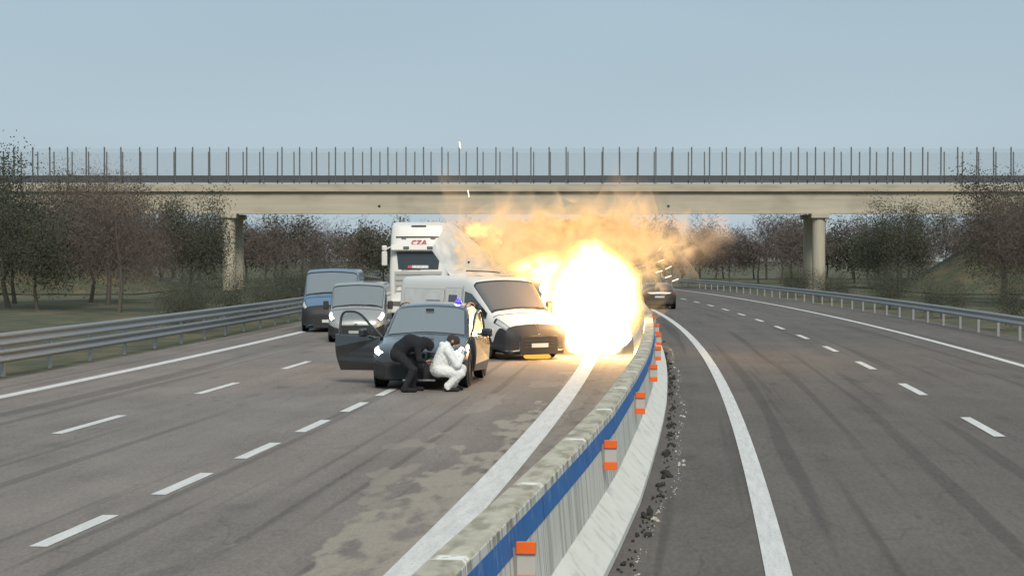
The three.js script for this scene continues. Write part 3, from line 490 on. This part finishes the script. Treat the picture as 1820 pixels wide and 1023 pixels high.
{ // torn roof skin peeled up behind the cab, in the van's own axes
  vanO.scale.set(1, 0.95, 1.05);
  const place = (X, y, d) => { const v = new THREE.Vector3(X, y, -d); v.sub(vanO.position).applyAxisAngle(new THREE.Vector3(0, 1, 0), -vanO.rotation.y).divide(vanO.scale); return v; };
  const q = [place(-2.35, 2.85, 49.6), place(-1.86, 3.62, 50.2), place(0.12, 2.12, 47.3), place(-1.75, 2.1, 48.3)];
  const nrm = new THREE.Vector3().crossVectors(q[2].clone().sub(q[3]), q[0].clone().sub(q[3])).normalize();
  const pt = (u, v, o) => { const a = q[3].clone().lerp(q[2], u), b = q[0].clone().lerp(q[1], u), p = a.lerp(b, v), w = 0.1 * Math.sin(Math.PI * u) * v + 0.05 * fbm(u * 3, v * 3, 2, 3) * 2 + (u > 0.62 ? (u - 0.62) * 0.5 * v : 0), rag = (v > 0.99 ? 0.06 * fbm(u * 9, 1, 4, 3) : 0); return p.addScaledVector(nrm, w + o).add(new THREE.Vector3(0, rag, 0)).toArray(); };
  const a = grid(22, 18, (u, v) => pt(u, v, 0)), b = grid(22, 18, (u, v) => pt(u, v, -0.015));
  part('torn_roof_skin', join([a, b]), dustyWhite, vanO);
  part('bullet_hole', cyl(0.035, 0.035, 0.03, 'z', 0, 0, 0, 10), mat(0.02, 0.02, 0.02, 0.9), vanO).position.set(...pt(0.5, 0.32, 0.012));
  const e = place(-0.55, 2.24, 47.4), f = place(-1.3, 2.27, 47.6);
  part('roof_aerial', tube([f.toArray(), e.clone().lerp(f, 0.5).toArray(), e.toArray(), e.clone().add(new THREE.Vector3(0.18, -0.03, 0.1)).toArray()], 0.018, 14, 6), blackPlastic, vanO);
}
{
  const silver = phys(0.36, 0.36, 0.36, 0.35, { metalness: 0.4, clearcoat: 0.7 });
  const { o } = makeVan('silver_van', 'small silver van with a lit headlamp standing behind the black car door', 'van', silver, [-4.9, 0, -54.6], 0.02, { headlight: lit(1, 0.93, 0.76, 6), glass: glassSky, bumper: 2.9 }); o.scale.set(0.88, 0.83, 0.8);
  const hl = new THREE.SpotLight(C(1, 0.93, 0.78), 2.5, 0, 0.7, 0.8); hl.position.set(0.7, 0.95, 2.85); hl.target.position.set(0.7, 0.2, 14); hl.castShadow = true; hl.shadow.radius = 4; o.add(hl, hl.target);
  const bluePaint = phys(0.10, 0.17, 0.26, 0.4, { clearcoat: 0.6 });
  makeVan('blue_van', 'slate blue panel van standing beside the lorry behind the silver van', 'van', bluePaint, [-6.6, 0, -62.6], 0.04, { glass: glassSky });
}

// ---- lorry
const font = await new FontLoader().loadAsync('fonts/droid/droid_sans_bold.typeface.json');
{
  const o = thing('lorry', 'tall white articulated lorry with red letters above its windscreen, halted behind the van', 'lorry', [-3.95, 0, -71], -0.015);
  const white = phys(0.66, 0.66, 0.625, 0.4, { clearcoat: 0.4, clearcoatRoughness: 0.2 }), grey = mat(0.3, 0.3, 0.29, 0.6), dark = mat(0.03, 0.03, 0.032, 0.6), red = mat(0.58, 0.1, 0.12, 0.5);
  // cab as a loft of rounded sections up its height
  const lev = [[0.45, 1.18, 0.1, 0.0], [0.7, 1.25, 0.04, 0.0], [2.1, 1.25, 0.0, 0.0], [2.95, 1.22, -0.2, 0], [3.0, 1.22, -0.12, 0], [3.5, 1.2, -0.22, 0], [4.0, 1.17, -0.42, 0], [4.14, 1.1, -0.62, 0], [4.17, 0.9, -0.85, 0]];
  const ring = 44, pos = [], idx = [];
  for (const [y, hw, zf] of lev) for (let i = 0; i < ring; i++) { const a = i / ring * Math.PI * 2, c = Math.cos(a), s = Math.sin(a), e = 0.22, x = Math.sign(c) * Math.pow(Math.abs(c), e) * hw, zz = Math.sign(s) * Math.pow(Math.abs(s), e); pos.push(x, y, lerp(-2.3, zf, (zz + 1) / 2)); }
  for (let j = 0; j < lev.length - 1; j++) for (let i = 0; i < ring; i++) { const a = j * ring + i, b = j * ring + (i + 1) % ring; idx.push(a, a + ring, b + ring, a, b + ring, b); }
  const top = pos.length / 3; pos.push(0, 4.18, -1.6); for (let i = 0; i < ring; i++) idx.push(top, (lev.length - 1) * ring + (i + 1) % ring, (lev.length - 1) * ring + i);
  const g = new THREE.BufferGeometry(); g.setAttribute('position', new THREE.Float32BufferAttribute(pos, 3)); g.setIndex(idx); part('cab', toCreasedNormals(g, 0.5), white, o);
  const screen = grid(14, 8, (u, v) => { const x = lerp(-1.13, 1.13, u), y = lerp(2.16, 2.9, v); return [x, y, lerp(0.0, -0.19, (y - 2.1) / 0.85) + 0.014 - 0.1 * Math.pow(Math.abs(x) / 1.13, 6)]; });
  part('windscreen', screen, phys(0.028, 0.036, 0.04, 0.08, { clearcoat: 1 }), o);
  part('sun_visor', new RoundedBoxGeometry(2.3, 0.26, 0.3, 3, 0.05).rotateX(-0.25).translate(0, 3.05, -0.02), white, o);
  for (const x of [-0.5, 0.5]) { const l = part('visor_lamp', box(0.24, 0.13, 0.04, x, 3.06, 0.13, 0.015), dark, o); part('lamp_lens', box(0.14, 0.07, 0.02, x, 3.06, 0.155), lampGlass, l); }
  part('roof_seam', box(1.9, 0.05, 0.03, 0, 3.53, -0.205), dark, o);
  for (const x of [-0.62, 0.62]) part('marker_lamp', box(0.2, 0.06, 0.05, x, 3.47, -0.19, 0.02), lampGlass, o);
  part('roof_vent', box(0.62, 0.07, 0.04, 0, 3.99, -0.4), dark, o);
  { const t = new TextGeometry('CZA', { font, size: 0.2, depth: 0.02, curveSegments: 4 }); t.computeBoundingBox(); t.translate(-t.boundingBox.max.x / 2, 0, 0); const p = t.attributes.position; for (let i = 0; i < p.count; i++) p.setX(i, p.getX(i) * 1.35 + p.getY(i) * 0.25); t.computeVertexNormals(); part('red_lettering', t, red, o).position.set(0, 3.2, -0.155); }
  { const b = part('sign_board', box(0.7, 0.13, 0.03, 0.08, 2.27, 0.0), mat(0.6, 0.6, 0.6, 0.5), o); part('sign_mark', box(0.16, 0.12, 0.01, -0.36, 2.27, 0.022), red, b); for (const [x, w] of [[-0.14, 0.1], [0.02, 0.1], [0.2, 0.12], [0.34, 0.1]]) part('sign_letter', box(w, 0.05, 0.008, x, 2.27, 0.019), mat(0.85, 0.85, 0.85, 0.5), b); }
  part('wiper', tube([[-0.7, 2.15, 0.05], [-0.2, 2.2, 0.05], [0.1, 2.18, 0.05]], 0.015, 8, 5), dark, o);
  for (const y of [1.95, 1.72, 1.48, 1.25]) part('grille_slat', box(1.9, 0.07, 0.05, 0, y, 0.02, 0.015), grey, o);
  part('grille_panel', box(2.0, 0.95, 0.03, 0, 1.6, 0.0), mat(0.42, 0.42, 0.4, 0.6), o);
  part('bumper', new RoundedBoxGeometry(2.5, 0.6, 0.4, 3, 0.08).translate(0, 0.62, 0.0), white, o); part('number_plate', box(0.5, 0.11, 0.02, 0, 0.6, 0.21), whitePlate, o);
  for (const s of [1, -1]) {
    part('headlight', box(0.42, 0.22, 0.06, s * 0.92, 0.72, 0.18, 0.03), lampGlass, o);
    part('side_window', box(0.02, 0.7, 0.8, s * 1.235, 2.5, -0.75), glassDark, o);
    const m = part('wing_mirror', join([new RoundedBoxGeometry(0.24, 0.62, 0.16, 3, 0.06).translate(s * 1.42, 2.62, 0.02), new RoundedBoxGeometry(0.22, 0.22, 0.16, 3, 0.06).translate(s * 1.42, 3.06, 0.04)]), white, o);
    part('mirror_arm', tube([[s * 1.12, 3.12, 0.02], [s * 1.28, 3.05, 0.1], [s * 1.42, 2.9, 0.08]], 0.03, 8, 6), white, m);
    for (const z of [-1.0, -4.6]) wheel(o, s * 1.08, 0.5, z, 0.5, 0.3, steelRim);
  }
  part('chassis', box(0.9, 0.3, 7, 0, 0.75, -3.6), dark, o);
  const trailer = part('trailer', new RoundedBoxGeometry(2.5, 2.75, 13.4, 2, 0.04).translate(0, 2.55, -10.2), mat(0.6, 0.6, 0.58, 0.6), o);
  part('trailer_seam', box(2.52, 0.03, 13.42, 0, 3.7, -10.2), grey, trailer);
  for (const z of [-13, -14.3, -15.6]) for (const s of [1, -1]) wheel(o, s * 1.05, 0.5, z, 0.5, 0.3, steelRim);
}

// ---------------------------------------------------------------- people: a skeleton of tapered capsules joined by a smooth minimum, meshed with surface nets
function fieldOf(bones, k) {
  return (x, y, z) => {
    let d = 1e9, best = 1e9, col = bones[0].c;
    for (const b of bones) {
      const px = x - b.a[0], py = y - b.a[1], pz = z - b.a[2], t = clamp((px * b.v[0] + py * b.v[1] + pz * b.v[2]) / b.l2), qx = px - b.v[0] * t, qy = py - b.v[1] * t, qz = (pz - b.v[2] * t) / b.flat, e = Math.sqrt(qx * qx + qy * qy + qz * qz) - (b.ra + (b.rb - b.ra) * t);
      if (e < best) { best = e; col = b.c; }
      const h = clamp(0.5 + 0.5 * (d - e) / k); d = d * (1 - h) + e * h - k * h * (1 - h);
    }
    return [d, col];
  };
}
const bone = (a, b, ra, rb, c, flat = 1) => { const v = [b[0] - a[0], b[1] - a[1], b[2] - a[2]]; return { a, v, l2: Math.max(1e-8, v[0] ** 2 + v[1] ** 2 + v[2] ** 2), ra, rb, c, flat }; };
function surfaceNet(bones, k, cell, wrinkle = 0) {
  const lo = [1e9, 1e9, 1e9], hi = [-1e9, -1e9, -1e9];
  for (const b of bones) for (let i = 0; i < 3; i++) { const r = Math.max(b.ra, b.rb) + 0.03; lo[i] = Math.min(lo[i], b.a[i] - r, b.a[i] + b.v[i] - r); hi[i] = Math.max(hi[i], b.a[i] + r, b.a[i] + b.v[i] + r); }
  const n = lo.map((l, i) => Math.ceil((hi[i] - l) / cell) + 1), F = fieldOf(bones, k), f = (x, y, z) => F(x, y, z)[0] + (wrinkle ? wrinkle * (perlin.noise(x * 22, y * 16, z * 22) + 0.6 * perlin.noise(x * 45 + 3, y * 30, z * 45)) : 0);
  const val = new Float32Array(n[0] * n[1] * n[2]), id = (i, j, l) => (l * n[1] + j) * n[0] + i;
  for (let l = 0; l < n[2]; l++) for (let j = 0; j < n[1]; j++) for (let i = 0; i < n[0]; i++) val[id(i, j, l)] = f(lo[0] + i * cell, lo[1] + j * cell, lo[2] + l * cell);
  const vid = new Int32Array(val.length).fill(-1), pos = [], col = [], nor = [], idx = [];
  for (let l = 0; l < n[2] - 1; l++) for (let j = 0; j < n[1] - 1; j++) for (let i = 0; i < n[0] - 1; i++) {
    let s = [0, 0, 0], c = 0; const v = (a, b, d) => val[id(i + a, j + b, l + d)];
    for (let e = 0; e < 12; e++) { const ax = e >> 2, p = e & 1, q = (e >> 1) & 1, A = ax === 0 ? [0, p, q] : ax === 1 ? [p, 0, q] : [p, q, 0], B = [...A]; B[ax] = 1; const va = v(...A), vb = v(...B); if ((va < 0) !== (vb < 0)) { const t = va / (va - vb); for (let m = 0; m < 3; m++) s[m] += A[m] + (B[m] - A[m]) * t; c++; } }
    if (!c) continue;
    const P = [lo[0] + (i + s[0] / c) * cell, lo[1] + (j + s[1] / c) * cell, lo[2] + (l + s[2] / c) * cell], h = cell * 0.4;
    vid[id(i, j, l)] = pos.length / 3; pos.push(...P); col.push(...F(...P)[1]);
    const N = [f(P[0] + h, P[1], P[2]) - f(P[0] - h, P[1], P[2]), f(P[0], P[1] + h, P[2]) - f(P[0], P[1] - h, P[2]), f(P[0], P[1], P[2] + h) - f(P[0], P[1], P[2] - h)], L = Math.hypot(...N) || 1; nor.push(...N.map((q) => q / L));
  }
  const st = [1, n[0], n[0] * n[1]];
  for (let l = 1; l < n[2] - 1; l++) for (let j = 1; j < n[1] - 1; j++) for (let i = 1; i < n[0] - 1; i++) for (let ax = 0; ax < 3; ax++) {
    const a = id(i, j, l), b = a + st[ax]; if ((val[a] < 0) === (val[b] < 0)) continue;
    const u = st[(ax + 1) % 3], w = st[(ax + 2) % 3], q = [vid[a], vid[a - u], vid[a - u - w], vid[a - w]]; if (q.some((k) => k < 0)) continue;
    idx.push(...(val[a] < 0 ? [q[0], q[1], q[2], q[0], q[2], q[3]] : [q[0], q[2], q[1], q[0], q[3], q[2]]));
  }
  const g = new THREE.BufferGeometry(); g.setAttribute('position', new THREE.Float32BufferAttribute(pos, 3)); g.setAttribute('normal', new THREE.Float32BufferAttribute(nor, 3)); g.setAttribute('color', new THREE.Float32BufferAttribute(col, 3)); g.setIndex(idx); return g;
}
function hand(wrist, dir, side, c, curl = 0.6) {              // palm, four fingers and a thumb; dir and side are unit-ish vectors
  const D = new THREE.Vector3(...dir).normalize(), S = new THREE.Vector3(...side).normalize(), U = new THREE.Vector3().crossVectors(D, S).normalize(), W = new THREE.Vector3(...wrist), P = (d, s, u) => W.clone().addScaledVector(D, d).addScaledVector(S, s).addScaledVector(U, u).toArray(), out = [];
  for (const s of [-0.028, -0.01, 0.01, 0.028]) out.push(bone(P(0.0, s * 0.7, 0), P(0.085, s, 0), 0.017, 0.014, c));
  [[-0.032, 0.066], [-0.011, 0.078], [0.011, 0.074], [0.032, 0.058]].forEach(([s, l]) => { const a = curl; out.push(bone(P(0.088, s, 0), P(0.088 + l * 0.5 * Math.cos(a), s, l * 0.5 * Math.sin(a)), 0.0095, 0.0085, c), bone(P(0.088 + l * 0.5 * Math.cos(a), s, l * 0.5 * Math.sin(a)), P(0.088 + l * 0.5 * (Math.cos(a) + Math.cos(2 * a)), s, l * 0.5 * (Math.sin(a) + Math.sin(2 * a))), 0.0085, 0.0075, c)); });
  out.push(bone(P(0.025, -0.03, 0.005), P(0.06, -0.058, 0.02), 0.012, 0.0105, c), bone(P(0.06, -0.058, 0.02), P(0.092, -0.06, 0.035), 0.0105, 0.009, c));
  return out;
}
function person(name, label, pos, turn, bones, hands, m, wrinkle) {
  const o = thing(name, label, 'person', pos, turn);
  const geos = [surfaceNet(bones, 0.03, 0.0135, wrinkle), ...hands.map((h) => surfaceNet(h, 0.006, 0.004))];
  part('body', mergeGeometries(geos), m, o); return o;
}
const cloth = new THREE.MeshStandardMaterial({ color: C(1, 1, 1), vertexColors: true, roughness: 0.92, side: THREE.DoubleSide });
{ // dark figure bent low in front of the bonnet; x is the way he faces, y up, z towards his left-hand viewer
  const J = [0.011, 0.012, 0.016], T = [0.016, 0.017, 0.022], K = [0.012, 0.012, 0.014], G = [0.012, 0.012, 0.013], skin = [0.42, 0.24, 0.18], B = [];
  const add = (...a) => B.push(bone(...a));
  add([-0.16, 0.72, 0.0], [-0.1, 0.80, 0], 0.155, 0.15, T, 1.15);           // pelvis
  add([-0.1, 0.82, 0], [0.08, 0.93, 0], 0.15, 0.165, J, 1.2); add([0.08, 0.93, 0], [0.24, 0.9, 0], 0.165, 0.15, J, 1.3);   // rounded back
  add([0.2, 0.9, -0.17], [0.2, 0.9, 0.17], 0.085, 0.085, J);                 // shoulders
  add([0.27, 0.91, 0], [0.37, 0.9, 0], 0.075, 0.06, K);                      // neck
  add([0.4, 0.93, 0], [0.45, 0.89, 0], 0.1, 0.092, K, 0.86); add([0.47, 0.86, 0], [0.515, 0.85, 0], 0.03, 0.02, K); add([0.44, 0.82, 0], [0.47, 0.81, 0], 0.045, 0.04, K); add([0.34, 0.98, 0], [0.3, 0.97, 0], 0.07, 0.06, J);   // hooded head, nose, jaw, hood roll
  for (const [s, hip, knee, ank, toe] of [[1, [-0.14, 0.7, 0.1], [0.13, 0.43, 0.17], [-0.02, 0.1, 0.15], [0.17, 0.04, 0.18]], [-1, [-0.12, 0.7, -0.1], [0.24, 0.45, -0.16], [0.14, 0.1, -0.18], [0.33, 0.04, -0.19]]]) {
    add(hip, knee, 0.105, 0.07, T); add(knee, ank, 0.075, 0.05, T); add([ank[0] - 0.04, 0.05, ank[2]], toe, 0.05, 0.038, K); add(ank, [ank[0], 0.06, ank[2]], 0.05, 0.05, K);
  }
  const w1 = [0.36, 0.57, 0.13], w2 = [0.33, 0.36, -0.14];
  add([0.2, 0.88, 0.2], [0.24, 0.63, 0.24], 0.066, 0.052, J); add([0.24, 0.63, 0.24], w1, 0.052, 0.036, J); add([0.2, 0.88, -0.2], [0.27, 0.6, -0.2], 0.066, 0.052, J); add([0.27, 0.6, -0.2], w2, 0.05, 0.036, J);
  const o = person('person', 'person in black clothes and dark head covering bent low before the black car', [-2.08, 0, -33.0], 0.12, B, [hand(w1, [1, 0.25, -0.3], [0, 0.5, 1], skin, 0.5), hand(w2, [0.3, -1, 0], [0, 0, 1], G, 0.6)], cloth, 0.006);
  o.scale.setScalar(1.03);
}
{ // white coverall, crouching, turned to the right
  const Wt = [0.74, 0.76, 0.75], Hd = [0.045, 0.035, 0.032], Sh = [0.02, 0.02, 0.022], Gl = [0.55, 0.55, 0.53], skin = [0.4, 0.24, 0.18], B = [];
  const add = (...a) => B.push(bone(...a));
  add([-0.2, 0.44, -0.02], [-0.16, 0.5, -0.02], 0.17, 0.165, Wt, 1.1); add([-0.17, 0.52, 0], [-0.06, 0.76, 0], 0.165, 0.17, Wt, 1.15); add([-0.04, 0.8, -0.15], [-0.02, 0.8, 0.15], 0.09, 0.09, Wt);
  add([-0.06, 0.86, 0], [-0.01, 0.92, 0], 0.1, 0.075, Wt); add([-0.13, 0.93, 0], [-0.1, 0.9, 0.04], 0.05, 0.06, Wt);                                // collar and fallen hood
  add([0.02, 0.9, 0], [0.06, 0.97, 0], 0.062, 0.06, Hd); add([0.07, 1.02, 0], [0.13, 1.0, 0], 0.104, 0.094, Hd, 0.88); add([0.19, 0.97, 0], [0.235, 0.955, 0], 0.024, 0.018, skin); add([0.13, 0.92, 0], [0.17, 0.91, 0], 0.05, 0.042, skin); add([0.07, 0.97, 0.1], [0.075, 0.99, 0.1], 0.02, 0.02, skin);   // head, nose, jaw, ear
  for (const [hip, knee, ank, toe] of [[[-0.18, 0.42, 0.1], [0.22, 0.36, 0.16], [-0.02, 0.11, 0.13], [0.17, 0.04, 0.16]], [[-0.16, 0.42, -0.1], [0.27, 0.42, -0.2], [0.1, 0.11, -0.18], [0.27, 0.04, -0.2]]]) {
    add(hip, knee, 0.125, 0.09, Wt); add(knee, ank, 0.1, 0.068, Wt); add([ank[0] - 0.03, 0.05, ank[2]], toe, 0.05, 0.04, Sh); add(ank, [ank[0], 0.085, ank[2]], 0.07, 0.066, Wt);
  }
  const w1 = [0.27, 0.7, 0.1], w2 = [0.26, 0.72, -0.16];
  add([-0.02, 0.79, 0.18], [0.16, 0.52, 0.24], 0.085, 0.07, Wt); add([0.16, 0.52, 0.24], w1, 0.068, 0.046, Wt); add([0, 0.79, -0.18], [0.2, 0.56, -0.24], 0.08, 0.066, Wt); add([0.2, 0.56, -0.24], w2, 0.066, 0.046, Wt);
  person('person', 'person in a white coverall crouching beside the bumper of the black car', [-1.25, 0, -33.15], 0.1, B, [hand(w1, [0.15, 1, -0.2], [0.3, 0, 1], Gl, 0.7), hand(w2, [0.2, 1, 0.1], [0, 0, 1], Gl, 0.7)], cloth, 0.009);
}

// ---------------------------------------------------------------- the burst of fire between van and barrier
{
  const o = thing('fireball', 'white hot fireball with orange flames bursting between the van and the barrier', 'fire', [2.35, 0, -46.3]);
  const ico = mergeVertices(new THREE.IcosahedronGeometry(1, 14).deleteAttribute('normal').deleteAttribute('uv'));
  const blob = (c, r, k, amp, seed, freq = 1.6, floor = 0.02) => {
    const g = ico.clone(), p = g.attributes.position;
    for (let i = 0; i < p.count; i++) { const x = p.getX(i), y = p.getY(i), z = p.getZ(i); let s = k; for (let q = 0, a = amp, f = freq; q < 4; q++, a *= 0.55, f *= 2.1) s += a * perlin.noise(x * f + seed, y * f + seed * 1.7, z * f - seed); p.setXYZ(i, c[0] + x * r[0] * s, Math.max(floor, c[1] + y * r[1] * s), c[2] + z * r[2] * s); }
    g.computeVertexNormals(); return g;
  };
  const hot = (r, g, b, a) => new THREE.MeshStandardMaterial({ color: C(0, 0, 0), emissive: C(r, g, b), roughness: 1, transparent: a < 1, opacity: a, side: THREE.DoubleSide });
  // a bowl-shaped wisp of burning gas, thinning out to nothing at its rim
  const wisp = new THREE.BufferGeometry();
  { const p = [0, 0, 0], c = [1, 1, 1, 1], idx = [], seg = 18, rings = [[0.25, 0.82], [0.5, 0.45], [0.75, 0.15], [1, 0]]; rings.forEach(([q, a], k) => { for (let i = 0; i < seg; i++) { const t = i / seg * 6.28319, w = q * (1 + 0.25 * Math.sin(3 * t + 1) + 0.15 * Math.sin(5 * t)); p.push(w * Math.cos(t), 0.35 * q * q, w * Math.sin(t)); c.push(1, 1, 1, a); const n = (i + 1) % seg; if (!k) idx.push(0, 1 + n, 1 + i); else { const A = 1 + (k - 1) * seg, B = 1 + k * seg; idx.push(A + i, A + n, B + n, A + i, B + n, B + i); } } }); wisp.setAttribute('position', new THREE.Float32BufferAttribute(p, 3)); wisp.setAttribute('color', new THREE.Float32BufferAttribute(c, 4)); wisp.setIndex(idx); wisp.computeVertexNormals(); }
  // positions relative to the ground point of the fire
  part('flame_core', blob([-0.08, 1.4, 0], [1.08, 1.42, 1.1], 0.97, 0.18, 3), hot(3.2, 2.8, 2.0, 1), o);
  part('flame_core', blob([-1.15, 2.3, -1.7], [1.05, 0.4, 0.7], 0.95, 0.22, 8), hot(2.6, 2.1, 1.1, 1), o);
  part('flame_core', blob([-0.75, 1.75, -1.0], [0.85, 0.85, 0.6], 0.95, 0.2, 5), hot(2.6, 2.1, 1.1, 1), o);
  part('flame_core', blob([-0.1, 0.62, 0.35], [0.98, 0.68, 0.85], 0.97, 0.16, 6), hot(3.0, 2.5, 1.6, 1), o);
  const layers = [[1.03, 0.5, [2.2, 1.7, 0.8]], [1.07, 0.38, [1.7, 1.15, 0.4]], [1.12, 0.26, [1.25, 0.76, 0.22]], [1.18, 0.16, [0.95, 0.54, 0.17]]];
  layers.forEach(([k, a, c], i) => { part('flame_layer', blob([-0.09, 1.42, 0], [1.08, 1.42, 1.1], k, 0.2, 3.05 + i * 0.04), hot(...c, a), o); });
  layers.slice(1).forEach(([k, a, c], i) => { part('flame_layer', blob([-1.15, 2.34, -1.7], [1.05, 0.4, 0.7], k * 1.02 + 0.05 * i, 0.24, 8.05 + i * 0.04), hot(...c, a * 0.8), o); });
  // rolling burning gas above and behind the van: a swarm of small thin puffs, thinning outwards
  {
    const r = rng(404), gauss = () => Math.sqrt(-2 * Math.log(1 - r())) * Math.cos(6.2832 * r());
    const swarm = (n, c, sg, inner, outer, f, floor, alpha, size) => {
      const list = []; while (list.length < n) { const a = gauss(), b = gauss(), e = gauss(), x = c[0] + a * sg[0], y = c[1] + b * sg[1], z = c[2] + e * sg[2]; if (y < 0.12 || Math.hypot(a, b, e) > 3) continue; const w = perlin.noise(x * f + 5, y * f, z * f) + 0.5 * perlin.noise(x * f * 2.3, y * f * 2.3 + 9, z * f * 2.3); if (r() > smooth(-0.45, 0.35, w) * (1 - floor) + floor) continue; const t = clamp(Math.hypot(a, b, e) / 2.6); list.push([x, y, z, ...inner.map((q, k) => lerp(q, outer[k], t))]); }
      const fl = new THREE.InstancedMesh(wisp, new THREE.MeshBasicMaterial({ color: 0xffffff, vertexColors: true, transparent: true, opacity: alpha, side: THREE.DoubleSide }), n), q = new THREE.Object3D(), col = new THREE.Color();
      list.forEach(([x, y, z, cr, cg, cb], i) => { q.position.set(x, y, z); q.rotation.set(r() * 6, r() * 6, r() * 6); const k = size * (0.5 + r()); q.scale.set(k * (0.7 + 0.8 * r()), k, k); q.updateMatrix(); fl.setMatrixAt(i, q.matrix); fl.setColorAt(i, col.setRGB(cr, cg, cb)); });
      fl.name = 'burning_gas'; fl.userData.kind = 'stuff'; o.add(fl);
    };
    swarm(220, [-0.1, 1.6, 0], [0.8, 0.95, 0.75], [0.95, 0.66, 0.24], [0.62, 0.42, 0.22], 0.9, 0.3, 0.16, 0.4);
    swarm(480, [-0.55, 2.85, -1.6], [1.35, 0.5, 0.6], [0.88, 0.48, 0.1], [0.62, 0.4, 0.2], 0.8, 0.15, 0.46, 0.3);
    swarm(130, [-2.35, 3.05, -4.0], [0.7, 0.3, 0.3], [1.0, 0.6, 0.1], [0.62, 0.38, 0.18], 1.1, 0.1, 0.4, 0.24);
    swarm(260, [-0.4, 3.3, -1.7], [1.6, 0.55, 0.7], [0.74, 0.42, 0.13], [0.58, 0.38, 0.22], 0.6, 0.2, 0.2, 0.65);
  }
  for (const [x, y, z, r, s] of [[-3.45, 3.45, -4.1, 0.16, 21], [-3.02, 3.42, -3.6, 0.15, 22], [-2.62, 3.22, -3.3, 0.2, 23], [-2.3, 3.05, -3.1, 0.16, 24]]) { part('flame_tongue', blob([x, y, z], [r * 1.5, r, r], 1, 0.35, s, 2), hot(1.7, 1.15, 0.35, 0.8), o); part('flame_tongue', blob([x, y, z], [r * 1.9, r * 1.4, r * 1.4], 1, 0.35, s + 0.1, 2), hot(0.95, 0.55, 0.15, 0.3), o); }
  for (const [x, y, z, k] of [[-0.1, 1.5, 1.8, 75], [-1.5, 3.1, -0.9, 12]]) { const l = new THREE.PointLight(C(1, 0.56, 0.22), k); l.position.set(x, y, z); l.castShadow = true; l.shadow.radius = 30; o.add(l); }
}
tag(part('ground_flame', new THREE.SphereGeometry(1, 24, 12).scale(0.36, 0.09, 0.12), new THREE.MeshStandardMaterial({ color: C(0, 0, 0), emissive: C(0.62, 0.32, 0.05), roughness: 1 }), scene), 'low yellow flame on the road under the front of the white van', 'flame').position.set(0.66, 0.06, -43.9);
{ const g = scene.getObjectByName('ground_flame').geometry, p = g.attributes.position; for (let i = 0; i < p.count; i++) { const x = p.getX(i), k = 1 + 1.3 * perlin.noise(x * 11, 3, p.getZ(i) * 16); p.setY(i, p.getY(i) > -0.04 ? p.getY(i) * k : -0.05); } g.computeVertexNormals(); }
{ // burning fragments thrown out of the blast
  const ember = new THREE.MeshStandardMaterial({ color: C(0.05, 0.03, 0.02), emissive: C(1.6, 1.15, 0.7), roughness: 0.8 }), r = rng(31), base = new THREE.CapsuleGeometry(0.012, 0.17, 3, 6);
  const spots = [[4.25, 2.55, 48, 1.2], [4.5, 2.35, 48.5, 1.1], [4.4, 2.1, 47.5, 1.25], [4.65, 2.0, 48, 1.2], [4.1, 2.25, 47, 1.3], [4.3, 2.9, 49, 0.8], [-1.2, 4.4, 46.5, -0.15], [-1.42, 5.7, 46, -0.15]];
  for (const [x, y, d, a] of spots) { const o = part('ember', base, ember, scene); o.name = numbered('ember'); tag(o, a > 0.5 ? 'small glowing fragment flying beside the right of the fireball' : 'small glowing fragment flying high above the torn van roof', 'ember', a > 0.5 ? 'glowing fragments beside the fireball' : 'glowing fragments above the van'); o.position.set(x, y, -d); o.rotation.set(0, 0, -a); }
}
renderer.render(scene, camera);
